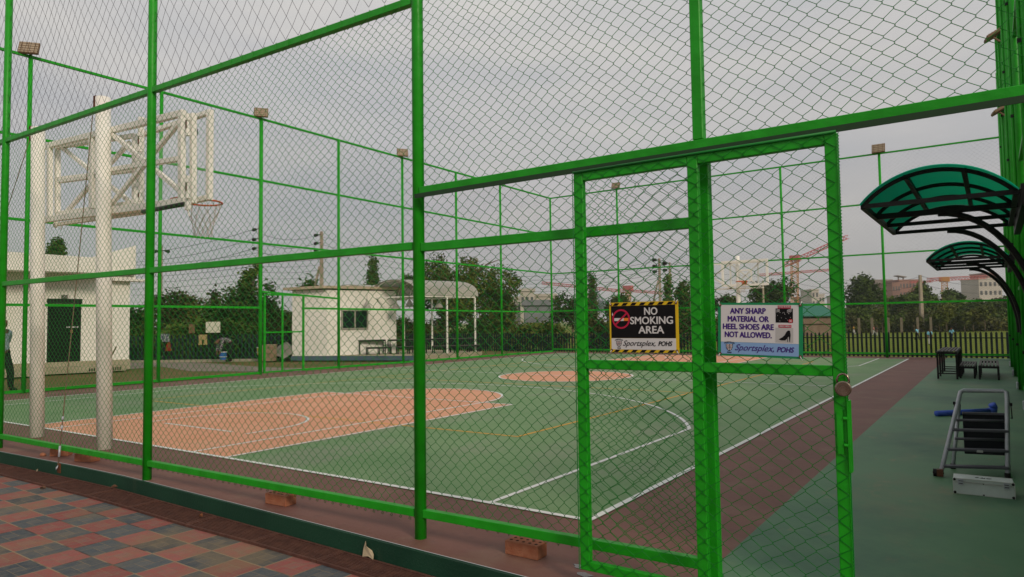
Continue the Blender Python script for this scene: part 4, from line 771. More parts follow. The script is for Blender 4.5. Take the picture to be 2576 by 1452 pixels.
pq = MB(); slab(pq, n0, n1, .003, .02, nz0, nz1); pq.build('name_plate', mat('plate_brown', (.06, .045, .03), .5), hb)
pq = MB(); pm = (n0+n1)/2; org = BL0+bd_*pm+bn*.021
V, F = text_bm('1001', .16, bold=.004); pq.add([tuple(org+bd_*v[0]+bn*.002+Vector((0, 0, (nz0+nz1)/2+v[1]))) for v in V], F); pq.build('plate_number', SWHT, hb)
pl2 = MB(); slab(pl2, -3, LB+.02, .001, .10, 0, pz); slab(pl2, -3, d1+1.2, .101, .85, 0, .20); slab(pl2, d0-2.2, d0-.3, .851, 1.5, 0, .10); pl2.build('plinth', PLINTH, hb)
s195 = onwall(200, 660)[0]
pr = MB(); zL, zM, zR = 4.02, 3.95, 4.42
def fascia(mb, s0, s1, o0, o1, z0, za, zb_):
    a = BL0+bd_*s0; b = BL0+bd_*s1; q = [(a+bn*o1, z0), (b+bn*o1, z0), (b+bn*o1, zb_), (a+bn*o1, za)]; mb.prism([(p.x, p.y, z) for p, z in q], bn*(o0-o1))
fascia(pr, -3, s195+.35, .35, 1.15, 3.32, zL+.02, zM-.12); fascia(pr, s195+.351, LB+.12, -.2, .22, 3.22, zM-.02, zR); pr.build('parapet', WALL, hb)
rf_ = MB(); slab(rf_, -3, LB+.05, -4.2, .34, 3.335, 3.45); slab(rf_, LB-.6, LB+.42, -.3, .26, 3.13, 3.215); rf_.build('roof', WALL, hb)
vt = MB(); v0 = onwall(285, 905)[0]
for i in range(14): slab(vt, d1+.1+i*.07, d1+.135+i*.07, .852, .865, .03, .13)
vt.build('vent_grille', BLACK, hb)
p = BL0+bd_*(LB-1.1)+bn*1.4; sk = thing('leaning_plank', 'weathered plank leaning near the white pavilion', 'plank', (p.x, p.y, 0)); MB().bar((0, 0, 0), (.25, .3, .85), .07, .03).build('plank', mat('old_wood', (.16, .10, .05), .9, (.22, .15, .08), 12), sk)
# ------------------------------------------------------------------ small white building, its platform and shelter
A_, B0, E0, F0 = Vector((-21.8, 13.8, 0)), Vector((-20.30, 14.42, 0)), Vector((-19.35, 17.5, 0)), Vector((-21.5, 18.2, 0))
Ap, Cp, Dp, Gp = Vector((-21.78, 13.73, 0)), Vector((-16.30, 15.95, 0)), Vector((-16.42, 19.95, 0)), Vector((-20.5, 20.6, 0))
kb = thing('white_kiosk', 'small white flat roofed building with sliding window, second building from the left', 'building')
MB().prism([A_, B0, E0, F0], (0, 0, 2.95)).build('wall', WALL, kb)
ctr = (A_+B0+E0+F0)/4; ro = [ctr+(p-ctr)*1.16 for p in (A_, B0, E0, F0)]
MB().prism([(p.x, p.y, 2.955+.05*(i in (1, 2))) for i, p in enumerate(ro)], (0, 0, .11)).build('roof', mat('roof_beige', (.42, .33, .24), .8, (.48, .39, .29), 3), kb)
be = (E0-B0).normalized(); bo = Vector((be.y, -be.x, 0))
def onkw(u, v):
    r = ray(u, v); n2 = np.array(bo[:]); t = ((np.array(B0[:])-CP)@n2)/(r@n2); q = Vector(CP+r*t); return (q-B0).dot(be), q.z
ws0, wz1 = onkw(858, 779); ws1, wz0 = onkw(925, 828)
def kslab(mb, s0, s1, o0, o1, z0, z1):
    p = [B0+be*s0+bo*o0, B0+be*s1+bo*o0, B0+be*s1+bo*o1, B0+be*s0+bo*o1]; mb.prism([(q.x, q.y, z0) for q in p], (0, 0, z1-z0)); return mb
wf = MB(); fm = (ws0+ws1)/2
for a, b, c, d in ((ws0, ws0+.06, wz0, wz1), (ws1-.06, ws1, wz0, wz1), (ws0+.061, ws1-.061, wz0, wz0+.06), (ws0+.061, ws1-.061, wz1-.06, wz1), (fm-.035, fm+.035, wz0+.061, wz1-.061)): kslab(wf, a, b, .002, .06, c, d)
win = wf.build('window', mat('window_frame', (.30, .28, .24), .5), kb); pn = MB(); kslab(pn, ws0+.06, ws1-.06, .003, .02, wz0+.06, wz1-.06); pn.build('pane', mat('dark_glass', (.012, .018, .020), .08, spec=.8), win)
pf = thing('concrete_platform', 'raised concrete platform with a blue painted front under the tunnel shelter', 'platform')
MB().prism([Ap, Cp, Dp, Gp], (0, 0, .19)).build('slab', PLINTH, pf)
fd = (Cp-Ap).normalized(); fo = Vector((fd.y, -fd.x, 0)); MB().prism([Ap+fo*.003, Cp+fo*.003, Cp+fo*.02, Ap+fo*.02], (0, 0, .185)).build('painted_front', mat('slate_blue_paint', (.072, .115, .165), .7, (.09, .14, .19), 2), pf)
SHEET = mat('clear_roof_sheet', (.42, .40, .36), .4, (.50, .48, .44), 2, alpha=.72)
sh = thing('tunnel_shelter', 'white framed shelter with translucent barrel roof beside the small white building', 'shelter')
P1, P2, P3 = at(941, 890, 29.9), at(1050, 892, 28.5), at(1196, 885, 30.5)
for q in (P1, P2, P3): q.z = 0
P4 = P1+P3-P2
def vault(par, a, b, c, z0, rise, nrib, ov=.12):     # a->b is the axis, b->c the span
    ax = b-a; sp = c-b; m = MB(); n = 16; axn = ax.normalized()*ov
    for k in range(2):
        base_ = (a-axn) if k == 0 else (b+axn)
        for dz in (0, .012):
            for i in range(n+1): th = math.pi*i/n; q = base_+sp*(.5-.5*math.cos(th)*1.06); m.v.append((q.x, q.y, z0+rise*math.sin(th)**.8+dz))
    w_ = n+1
    for i in range(n): m.f += [(i, i+1, 2*w_+i+1, 2*w_+i), (w_+i, 3*w_+i, 3*w_+i+1, w_+i+1)]
    m.build('roof_sheet', SHEET, par, smooth=True)
    for k in range(nrib):
        q0 = a+ax*k/(nrib-1); pts = []
        for i in range(n+1): th = math.pi*i/n; q = q0+sp*(.5-.5*math.cos(th)); pts.append((q.x, q.y, z0-.02+rise*math.sin(th)**.8))
        MB().tube(pts, .022, 6).build('rib', WHITE, par)
    for o in (Vector((0, 0, 0)), sp): MB().bar(a+o+Vector((0, 0, z0-.03)), b+o+Vector((0, 0, z0-.03)), .06).build('edge_beam', WHITE, par)
    for q in (a, b): MB().bar(q+Vector((0, 0, z0-.03)), q+sp+Vector((0, 0, z0-.03)), .05).build('tie_beam', WHITE, par)
vault(sh, P1, P4, P3, 2.66, .72, 6)
for q in (P1, P2, P3, P4, (P1+P4)/2, (P3+P2)/2): MB().bb((q.x-.03, q.y-.03, .19), (q.x+.03, q.y+.03, 2.6)).build('post', WHITE, sh)
aw = thing('window_awning', 'translucent curved awning over the window of the small white building', 'awning')
a0_ = at(838, 888, 29.6); a0_.z = 0; vault(aw, a0_, a0_+(P4-P1)*.6, P1+(P4-P1)*.6-(P2-P1)*.07, 2.60, .62, 4)
for u, v, d, nm in ((923, 752, 29.2, 'leftmost'), (996, 755, 29.8, 'second from left'), (1030, 748, 29.6, 'third from left'), (1104, 750, 30, 'rightmost')):
    p = at(u, v, d); t = thing('pendant_lamp', 'grey cone lamp under the shelter roof, '+nm+' of four', 'lamp', p, 0, 'cone lamps under the shelter'); m = MB(); m.tube([(0, 0, 0), (0, 0, -.12), (0, 0, -.42)], [.02, .05, .20], 12, cap=False); m.tube([(0, 0, -.42), (0, 0, -.12), (0, 0, -.004)], [.185, .045, .015], 12, cap=False); m.build('shade', mat('lamp_grey', (.36, .34, .31), .5), t); MB().tube([(0, 0, 0), (0, 0, .22)], .008, 5).build('cord', BLACK, t)
tdir = math.atan2((P3-P1).y, (P3-P1).x)-math.pi/2
for i, (u, d) in enumerate(((935, 29.6), (1010, 29.9), (1100, 30.2), (1160, 30.6))):
    p = at(u, 884, d); table('tall black steel table on the platform, number %s from the left' % ('one', 'two', 'three', 'four')[i], (p.x, p.y, .19), tdir+R(18), 1.15, .35, .62, 'tables under the tunnel shelter', 2)
    q = at(u+18, 886, d-.45); table('low black steel bench before tall table %s from the left' % ('one', 'two', 'three', 'four')[i], (q.x, q.y, .19), tdir+R(18), 1.05, .28, .32, 'benches under the tunnel shelter', 3)
# yard clutter by the kiosk
p = at(677, 903, 28.6); bs = thing('paver_stack', 'knee high stack of pale paving slabs by the side gate', 'slab stack', (p.x, p.y, 0), R(20)); rng = random.Random(3)
SLB = mat('slab_tan', (.30, .20, .13), .9, (.36, .27, .19), 8)
for i in range(11): m = MB(); m.box((rng.uniform(-.02, .02), rng.uniform(-.02, .02), .035+i*.063), (.46+rng.uniform(-.03, .02), .4, .055), rng.uniform(-.05, .05)); m.build('slab', SLB, bs)
p = at(716, 903, 29.3); tp = thing('tarpaulin_heap', 'grey tarpaulin thrown over a heap left of the small white building', 'tarpaulin', (p.x, p.y, 0)); m = MB(); n = 14
hh = lambda x, y: max(0, .62*math.exp(-((x-.25)**2+y*y)*3.2)+.32*math.exp(-((x+.25)**2+y*y)*6)+.04*math.sin(x*13+y*9)*math.exp(-(x*x+y*y)*3))
for i in range(n+1):
    for j in range(n+1): x = (i/n-.5)*1.5; y = (j/n-.5)*1.2; m.v.append((x, y, hh(x, y)+.01))
for i in range(n):
    for j in range(n): a = i*(n+1)+j; m.f.append((a, a+1, a+n+2, a+n+1))
m.build('sheet', mat('grey_tarp', (.16, .15, .125), .7, (.21, .20, .17), 4), tp, smooth=True)
def bucket(u, v, d, col, label):
    p = at(u, v, d); t = thing('paint_bucket', label, 'bucket', (p.x, p.y, max(0, p.z))); m = MB(); m.tube([(0, 0, 0), (0, 0, .30)], [.12, .15], 14); m.build('pail', mat('pail_'+label[:5], col, .5), t); m = MB(); m.tube([(0, 0, .301), (0, 0, .33)], .16, 14); m.build('lid', SWHT, t); m = MB(); m.tube([(.145*math.cos(R(a)), .145*math.sin(R(a)), .12) for a in range(0, 360, 30)], .016, 5, closed=True); m.build('band', SWHT, t)
bucket(561, 905, 28.2, (.03, .13, .42), 'blue and white paint bucket by the bending man'); bucket(655, 893, 28.8, (.45, .36, .08), 'yellow paint bucket beside the slab stack')
FP = mat('footpath_concrete', (.20, .165, .14), .9, (.25, .21, .18), 2)
struct('footpath', flat([(q.x, q.y) for q in [onp(u, v, 2, -.04) for u, v in ((290, 932), (345, 907), (420, 906), (640, 922), (700, 925), (760, 926), (760, 934), (640, 935), (480, 934), (400, 922))]], -.04), FP)
CB = mat('pale_edging', (.34, .30, .24), .9)
m = MB(); m.bar((*at(300, 900, 29.4)[:2], 0), (*at(738, 900, 29.5)[:2], 0), .15, .12); struct('concrete_edging', m, CB)
REDB = mat('red_brick_edging', (.20, .05, .03), .9, (.26, .07, .04), 9)
m = MB(); m.bar((-15.95, 1.9, .0), (-15.95, 6.6, .0), .10, .10); struct('brick_edging', m, REDB)
# ------------------------------------------------------------------ plants
def crown_mesh(name, blobs, n, size, seed, flat_=.55, m=None):
    # leaf-sized quads scattered in clusters through the volume of several blobs; blobs: (x, y, z, rx, ry, rz)
    rg = np.random.RandomState(seed); B = np.array(blobs, float); vol = B[:, 3]*B[:, 4]*B[:, 5]; pick = rg.choice(len(B), n//9+1, p=vol**.67/(vol**.67).sum())
    d = rg.normal(size=(len(pick), 3)); d /= np.linalg.norm(d, axis=1, keepdims=True); rr = rg.uniform(.35, 1.12, (len(pick), 1))**.5
    cc = B[pick, :3]+d*rr*B[pick, 3:6]; C = np.repeat(cc, 9, 0)+rg.normal(size=(len(pick)*9, 3))*size*1.25
    n = len(C); nd = rg.normal(size=(n, 3)); nd[:, 2] = np.abs(nd[:, 2])+.4; nd += np.repeat(d, 9, 0)*.7; nd /= np.linalg.norm(nd, axis=1, keepdims=True)
    t = np.cross(nd, rg.normal(size=(n, 3))); t /= np.linalg.norm(t, axis=1, keepdims=True)+1e-9; b = np.cross(nd, t); s = size*rg.uniform(.6, 1.3, (n, 1))
    V = np.stack([C-t*s, C+b*s*flat_, C+t*s, C-b*s*flat_], 1); return fast_mesh(name, V, np.arange(4*n).reshape(-1, 4))
def blobs_for(kind, seed):
    rg = random.Random(seed)
    if kind == 'round': return [(rg.uniform(-.55, .55), rg.uniform(-.55, .55), rg.uniform(.28, .86), rg.uniform(.22, .40), rg.uniform(.22, .40), rg.uniform(.13, .24)) for _ in range(11)]
    if kind == 'tall': return [(rg.uniform(-.5, .5)*(1-.5*k/11), rg.uniform(-.5, .5)*(1-.5*k/11), .14+.80*k/11, .36*(1-.35*k/11), .36*(1-.35*k/11), .13) for k in range(12)]
    if kind == 'cone': return [(rg.uniform(-.1, .1), rg.uniform(-.1, .1), .06+.9*k/13, (.98*(1-k/15.5)**.75)*rg.uniform(.8, 1.05), (.98*(1-k/15.5)**.75)*rg.uniform(.8, 1.05), .07) for k in range(14)]
    if kind == 'bush': return [(rg.uniform(-.7, .7), rg.uniform(-.6, .6), rg.uniform(.1, .78), rg.uniform(.25, .42), rg.uniform(.25, .42), rg.uniform(.14, .24)) for _ in range(13)]
    if kind == 'sparse': return [(rg.uniform(-.75, .75), rg.uniform(-.7, .7), rg.uniform(.4, .95), rg.uniform(.14, .26), rg.uniform(.14, .26), rg.uniform(.05, .10)) for _ in range(12)]
def horizon(u): return 830-.01398*u
def tree(kind, u, top, w_px, d, label, leafm=0, var=0, cat='tree', group=None, base=0, n=2600, leaf_=None, nm=None, trunk_frac=.35, z0=None):
    p = at(u, horizon(u), d); zb_ = -.1 if z0 is None else z0; H = (horizon(u)-top)/FPX*d+1.471-zb_; Wd = w_px/FPX*d/2
    t = thing(nm or {'cone': 'cypress_tree', 'bush': 'bush'}.get(kind, 'leafy_tree'), label, cat, (p.x, p.y, zb_), (u*7 % 628)/100, group)
    lo = 0 if kind in ('bush', 'cone') else trunk_frac; hgt = H*(1-lo)
    bl = [(x*Wd, y*Wd, z*hgt, a*Wd, b*Wd, c*hgt) for x, y, z, a, b, c in blobs_for(kind, var*7+len(kind))]; me = crown_mesh('crown', bl, int(n*(1.8 if d < 40 else 2.2)), leaf_ or (.0030*d if d < 40 else .0022*d), var+int(u)); me.materials.append(LF[leafm]); o = link('crown', me, t); o.location = (0, 0, H*lo-(.0 if lo == 0 else .06*H))
    rg = random.Random(int(u)+var); tk = MB(); r0 = max(.05, .022*H)
    tk.tube([(0, 0, 0), (.03*H*rg.uniform(-1, 1), .02*H, H*.3), (.04*H*rg.uniform(-1, 1), 0, H*.62), (0, 0, H*.85)], [r0, r0*.8, r0*.5, r0*.15], 7)
    if kind not in ('cone', 'bush'):
        for k in range(6): a = k*1.05+rg.random(); tk.tube([(0, 0, H*(.30+.07*k)), (Wd*.35*math.cos(a), Wd*.35*math.sin(a), H*(.48+.06*k)), (Wd*.75*math.cos(a), Wd*.75*math.sin(a), H*(.60+.05*k))], [r0*.45, r0*.28, r0*.08], 5)
    tk.build('trunk', BARK, t, smooth=True); return t
G1_ = 'bushy trees behind the left palisade'
for i, (u, top, w_, d, k, lm) in enumerate(((352, 762, 90, 31.5, 'bush', 0), (425, 716, 130, 34, 'bush', 3), (505, 722, 130, 35, 'bush', 3), (560, 746, 90, 33, 'bush', 1), (628, 692, 150, 32.5, 'bush', 0), (690, 745, 110, 34, 'bush', 0), (470, 790, 150, 31.5, 'bush', 1), (600, 800, 150, 31.0, 'bush', 0), (735, 790, 90, 33, 'bush', 3))):
    tree(k, u, top, w_, d, ['dark bush just right of the white pavilion', 'brownish green bushy tree behind the two hung shirts and rag', 'brownish green bushy tree over the khaki shorts', 'low mid green bush left of the white board', 'tall dark green bushy tree left of the side gate post', 'dark bush seen through the side gate', 'low mid green bush behind the hung shorts', 'low dark bush behind the bending man', 'brownish bush beside the left wall of the small building'][i], lm, i, 'bush', G1_, n=4200)
tree('sparse', 632, 656, 70, 32.8, 'thin leafy shoots rising above the dark bushy tree left of the side gate', 1, 3, n=500, trunk_frac=.5)
tree('sparse', 778, 690, 46, 34, 'sapling with sparse leaves next to the concrete pole', 1, 4, n=500, trunk_frac=.4)
tree('round', 127, 588, 62, 44, 'round green tree top showing over the parapet of the white pavilion', 1, 5, trunk_frac=.5)
tree('cone', 937, 646, 62, 62, 'cone shaped dark tree rising behind the shelter roof', 1, 6, n=3000)
tree('round', 1185, 604, 265, 45, 'largest spreading feathery tree behind the shelter', 2, 7, n=9000, trunk_frac=.12)
tree('round', 1118, 652, 130, 47, 'feathery tree joined to the left side of the largest tree', 2, 8, n=4500, trunk_frac=.15)
tree('round', 1052, 684, 100, 46, 'flat low limb of foliage left of the largest tree', 1, 9, n=1600, trunk_frac=.72)
for i, (u, top, w_, d, k, lm, lb) in enumerate(((1262, 735, 90, 46, 'tall', 0, 'dark tree at the right foot of the largest tree'), (1100, 790, 160, 44, 'bush', 3, 'brown green hedge bush behind the shelter tables'), (1010, 800, 120, 43, 'bush', 3, 'brown green hedge bush behind the shelter left post'), (1190, 800, 120, 42, 'bush', 0, 'dark hedge bush below the largest tree'), (1300, 812, 120, 38, 'bush', 2, 'flowering hedge bush before the grey metal shed'), (1375, 806, 110, 38, 'bush', 2, 'olive hedge bush behind the far left corner post'), (1440, 735, 120, 50, 'round', 0, 'dark tree right of the grey metal shed'), (1490, 800, 120, 38, 'bush', 3, 'brownish hedge bush behind the gate left stile'), (1560, 806, 120, 38, 'bush', 2, 'yellow flowered hedge bush left of the no smoking sign'), (1550, 738, 110, 62, 'round', 0, 'dark tree above the no smoking sign'), (1630, 770, 110, 60, 'bush', 0, 'dark bush behind the no smoking sign'), (1724, 708, 90, 52, 'tall', 1, 'open green tree left of the gate middle stile'), (1700, 800, 110, 40, 'bush', 3, 'brownish hedge bush right of the no smoking sign'), (1830, 742, 90, 60, 'round', 0, 'dark tree behind the far backboard left half'), (1945, 700, 130, 66, 'round', 0, 'dark tree right of the far backboard'), (1880, 770, 130, 58, 'bush', 1, 'green bush below the far backboard'), (1800, 790, 110, 50, 'bush', 1, 'green bush behind the left edge of the footwear sign'), (2030, 770, 130, 66, 'bush', 0, 'dark bush above the footwear sign right corner'), (2080, 780, 120, 66, 'bush', 0, 'dark bush behind the gate closing stile'))):
    tree(k, u, top, w_, d, lb, lm, 10+i, 'bush' if k == 'bush' else 'tree', n=2600, trunk_frac=.25)
tree('cone', 1491, 688, 28, 70, 'slim dark cone tree left of the blue lattice boom', 1, 31, n=1500); tree('cone', 1681, 694, 30, 64, 'slim dark cone tree beside the twin concrete poles', 1, 32, n=1500)
WG = 'trees in the belt beyond the playing field'
wood = ((2122, 770, 80, 78, 'bush', 0), (2166, 686, 112, 84, 'round', 0), (2215, 748, 100, 80, 'bush', 0), (2262, 738, 110, 84, 'round', 1), (2296, 744, 90, 78, 'bush', 0), (2322, 700, 92, 86, 'round', 1), (2368, 752, 90, 78, 'bush', 1), (2410, 748, 90, 80, 'bush', 0), (2447, 756, 80, 82, 'bush', 1), (2480, 752, 90, 79, 'bush', 0), (2512, 745, 100, 80, 'round', 0), (2545, 750, 90, 80, 'bush', 0), (2140, 775, 120, 90, 'bush', 3), (2195, 770, 120, 90, 'bush', 0), (2395, 725, 50, 95, 'sparse', 1))
for i, (u, top, w_, d, k, lm) in enumerate(wood):
    tree(k, u, top, w_, d, 'leafy tree standing in the dense belt beyond the playing field', lm, 40+i % 5, 'tree', WG, n=3000, trunk_frac=.2)
UG = 'low bushes under the belt of trees'
for i in range(17):
    u = 2098+i*28; tree('bush', u, 800-6*((i*37) % 5), 62+8*(i % 3), 72+(i*13) % 6, 'dark low bush along the far side of the playing field', (0, 3, 1, 3)[i % 4], 50+i % 4, 'bush', UG, n=1500)
LG = 'slender saplings by the playing field'
for i, (u, top, w_, k) in enumerate(((2218, 782, 26, 'sparse'), (2298, 790, 26, 'sparse'), (2362, 790, 30, 'sparse'), (2380, 770, 34, 'sparse'), (2425, 786, 34, 'round'), (2448, 786, 26, 'round'), (2476, 775, 44, 'sparse'))):
    tree(k, u, top, w_, 69, 'slender sapling with a bare trunk at the edge of the playing field', (2, 3, 2, 2, 2, 3, 2)[i], 60+i % 3, 'tree', LG, n=700, nm='sapling', trunk_frac=.45)
HEDGE = thing('field_hedge', 'low dark hedge strip along the far edge of the playing field', 'hedge', at(2320, 832, 70.5)); HEDGE.location.z = -.1
me = crown_mesh('foliage', [(x, y, .55, 1.6, .7, .55) for x, y in ((k*1.6-22, -(k*1.6-22)*.0) for k in range(30))], 5000, .22, 77); me.materials.append(LF[3]); o = link('foliage', me, HEDGE); HEDGE.rotation_euler = (0, 0, R(35))
for i in range(7):
    p = at(2120+i*37+(i % 2)*4, 825, 66); t = thing('concrete_post', 'short pale concrete fence post at the far edge of the playing field', 'post', (p.x, p.y, -.1), 0, 'concrete posts along the far edge'); MB().bb((-.10, -.10, 0), (.10, .10, 1.55)).build('shaft', mat('grey_post', (.17, .14, .10), .9, (.21, .175, .13), 3), t)
# ------------------------------------------------------------------ poles and wires
INS = mat('insulator_black', (.015, .013, .012), .4)
def upole(u, top, d, w_px, label, ins=(), strut=0):
    p = at(u, horizon(u), d); H = (horizon(u)-top)/FPX*d+1.471+.1; r_ = w_px/FPX*d/2; t = thing('utility_pole', label, 'utility pole', (p.x, p.y, -.1), R(35)); m = MB(); 
    m.add([(-r_, -r_, 0), (r_, -r_, 0), (r_, r_, 0), (-r_, r_, 0), (-r_*.7, -r_*.7, H), (r_*.7, -r_*.7, H), (r_*.7, r_*.7, H), (-r_*.7, r_*.7, H)], [(0, 3, 2, 1), (4, 5, 6, 7), (0, 1, 5, 4), (1, 2, 6, 5), (2, 3, 7, 6), (3, 0, 4, 7)]); m.build('shaft', CONC, t)
    for side, dz in ins:
        s_ = MB(); z = H-dz*d/FPX; x = side*14/FPX*d; s_.tube([(0, -r_, z+.05), (x*.6, -r_, z+.02)], .02, 5); s_.ball((x, -r_, z), 5.2/FPX*d, 8, (1, 1, .9)); s_.ball((x*.72, -r_, z+.02), 3.6/FPX*d, 8); s_.build('insulator', INS, t)
    if strut: MB().bar((-strut/FPX*d, 0, 0), (-r_, 0, H*.72), r_*1.1).build('strut', CONC, t)
    return t
upole(653, 566, 33, 9.5, 'concrete pole with three black insulators left of the left fence post', ((-1, 12), (-1, 37), (-1, 60)), 60)
upole(809, 582, 34, 9.5, 'concrete pole with three black insulators behind the small building', ((-1, 10), (-1, 31), (-1, 48)), 62)
upole(405, 618, 36, 4, 'thin pole behind the second left fence post', ((-1.2, 15), (1.2, 15)))
upole(1284, 690, 80, 6, 'far concrete pole right of the largest tree', ((1, 12), (1, 28))); upole(1662, 650, 66, 7, 'left one of twin concrete poles above the no smoking sign', ((-1, 4), (-1, 20), (-1, 34), (1, 12)), 40); upole(1688, 660, 72, 6, 'right one of twin concrete poles above the no smoking sign', ((-1, 4), (-1, 20)))
upole(2319, 692, 71, 8, 'lone concrete pole standing at the edge of the playing field'); upole(1922, 706, 56, 5, 'thin pole just below the far backboard corner'); upole(2451, 762, 110, 2.4, 'small lamp pole with two black heads beyond the trees', ((1.2, 4), (-.6, 30)))
CABL = mat('black_wire', (.02, .02, .022), .7)
WGp = 'overhead wires strung between the poles'
def wirel(pts, label, r_=.012, sag=.35):
    P_ = [at(*p) for p in pts]; t = thing('overhead_wire', label, 'wire', P_[0], 0, WGp); c = []
    for a, b in zip(P_[:-1], P_[1:]):
        for i in range(13): f_ = i/12; c.append(a+(b-a)*f_-Vector((0, 0, 4*sag*f_*(1-f_)))-P_[0])
    MB().tube(c, r_, 4).build('strand', CABL, t)
for k in range(3): wirel([(240, 640+k*22, 36), (636, 578+k*24, 33), (795, 592+k*20, 34), (1284, 700+k*7, 80)], 'upper insulated wire carried by the two concrete poles at left', .011)
for k in range(6): wirel([(330, 668+k*15, 36), (650, 636+k*16, 33), (806, 640+k*13, 34)], 'lower strand of the close wires between the left poles', .009, .1)
for k in range(5): wirel([(1180, 690+k*9, 80), (1660, 655+k*11, 66), (1980, 690+k*14, 90), (2160, 700+k*14, 95)], 'thin wire crossing behind the middle of the far fence', .016, .8)
for k in range(4): wirel([(2095, 705+k*18, 100), (2319, 695+k*20, 71), (2560, 705+k*20, 90)], 'thin wire passing the lone pole by the field', .016, .8)
# ------------------------------------------------------------------ cranes and far buildings
CRED = mat('crane_red', (.42, .085, .085), .7); CORG = mat('crane_orange', (.50, .22, .05), .7); CBLU = mat('crane_bluegrey', (.17, .20, .23), .7)
def lattice(mb, a, b, w_, n, r_):
    a = Vector(a); b = Vector(b); d = (b-a).normalized(); x = d.cross(Vector((0, 0, 1)) if abs(d.z) < .9 else Vector((0, 1, 0))).normalized()*w_/2; y = d.cross(x).normalized()*w_/2; cs_ = (x+y, x-y, -x-y, -x+y)
    for c_ in cs_: mb.bar(a+c_, b+c_, r_*1.5)
    for i in range(n):
        p, q = a+(b-a)*i/n, a+(b-a)*(i+1)/n
        for k in range(4): mb.bar(p+cs_[k], q+cs_[(k+1) % 4], r_); mb.bar(p+cs_[k], p+cs_[(k+1) % 4], r_)
    return mb
def crane(label, mu, mtop, mbot, d, mw, jibs, mcol=CORG, cab=True):
    p = at(mu, mbot, d); t = thing('tower_crane', label, 'crane', (p.x, p.y, 0)); O = t.location; k = d/FPX; T = at(mu, mtop, d)-O
    if mw: lattice(MB(), (0, 0, -.1), T, mw*k, 16, .9*k).build('mast', mcol, t)
    for (u0, v0, u1, v1, w_, n) in jibs: lattice(MB(), at(u0, v0, d)-O, at(u1, v1, d+1)-O, w_*k, n, .8*k).build('jib', CRED, t)
    if cab: m = MB(); m.box(T+Vector((0, 0, 3*k)), (22*k, 16*k, 12*k)); m.build('cabin', CRED if cab == 1 else mcol, t)
    return t
crane('tall orange crane with raised red jib right of the far backboard', 1999, 652, 800, 230, 15, ((1972, 668, 2012, 652, 9, 4), (2000, 655, 2132, 596, 9, 16)))
crane('distant crane with level red jib behind the orange mast', 1985, 690, 800, 300, 0, ((1910, 692, 2105, 678, 5, 18),), cab=False)
crane('distant red crane jib above the grey metal shed', 1580, 728, 800, 290, 10, ((1364, 712, 1590, 735, 6, 22), (1590, 732, 1680, 738, 5, 8)), CORG)
crane('orange crane mast carrying a level red jib over the tree belt', 2376, 706, 790, 240, 12, ((2290, 710, 2345, 708, 4, 6), (2335, 704, 2480, 697, 8, 18)), CORG, 2)
lb = thing('mobile_crane', 'blue grey lattice boom crane behind the gate left stile', 'crane', at(1512, 800, 180)); O = lb.location; lattice(MB(), at(1515, 760, 180)-O, at(1476, 692, 180)-O, .75, 12, .07).build('boom', CBLU, lb); MB().box((0, 0, 3), (3, 2.4, 3)).build('cabin', CBLU, lb)
def block(u0, u1, top, d, label, m, floors=6, cols=6, dp=10, wc=None, name='apartment_block', extra=None, bot=None):
    a = at(u0, horizon(u0), d); b = at(u1, horizon(u1), d); zt_ = (horizon((u0+u1)/2)-top)/FPX*d+1.47; t = thing(name, label, 'building', ((a.x+b.x)/2, (a.y+b.y)/2, -.1), math.atan2(b.y-a.y, b.x-a.x)); w_ = (b-a).length; z0 = -.1
    MB().bb((-w_/2, 0, 0), (w_/2, dp, zt_)).build('wall', m, t); MB().bb((-w_/2-.2, -.2, zt_+.003), (w_/2+.2, dp+.2, zt_+.5)).build('roof', m, t)
    fh = 3.2; nf = min(floors, max(1, int(zt_/fh)))
    for i in range(nf):
        for j in range(cols):
            x = -w_/2+w_*(j+.5)/cols; z = zt_-fh*(i+.55); MB().bb((x-w_/cols*.26, -.06, z-.75), (x+w_/cols*.26, -.004, z+.75)).build('window', wc or WINM, t)
    return t
WINM = mat('far_window', (.07, .075, .08), .4); FWH = mat('far_white', (.42, .38, .34), .9, (.48, .44, .40), .2); FRB = mat('far_red_brick', (.25, .125, .10), .9, (.30, .16, .13), .3); FGR = mat('far_raw_concrete', (.20, .17, .15), .9, (.25, .215, .19), .3)
block(2200, 2248, 706, 260, 'unfinished grey concrete block left of the red brick block', FGR, 5, 4); rb = block(2265, 2314, 706, 250, 'red brick block with slanted roof canopy beyond the field', FRB, 4, 6); cm_ = MB(); cm_.box((-2.2, 1.5, 16.6), (3.2, 3, .3), m=Matrix.Rotation(R(10), 3, 'Y')); cm_.bb((-3.2, 1, 14.9), (-2.9, 1.4, 16.6)); cm_.bb((-1.4, 1, 14.9), (-1.1, 1.4, 16.3)); cm_.build('roof_canopy', FGR, rb)
block(2248, 2268, 713, 245, 'low red brick wing before the red brick block', FRB, 3, 3)
block(2466, 2524, 702, 250, 'pale apartment block behind the far canopy', FWH, 6, 5); block(2490, 2510, 688, 255, 'brown roof house on top of the pale apartment block', FRB, 1, 1); block(2443, 2458, 747, 300, 'low pink grey block between crane and pale block', FRB, 2, 3)
block(2044, 2062, 730, 260, 'tall narrow white block right of the orange crane', FWH, 6, 2); block(2024, 2046, 748, 270, 'pinkish block left of the tall narrow white block', FRB, 4, 3); block(2062, 2076, 742, 270, 'cream block right of the tall narrow white block', FWH, 4, 2); block(2110, 2125, 745, 280, 'white block hidden by the gate closing stile', FWH, 4, 2)
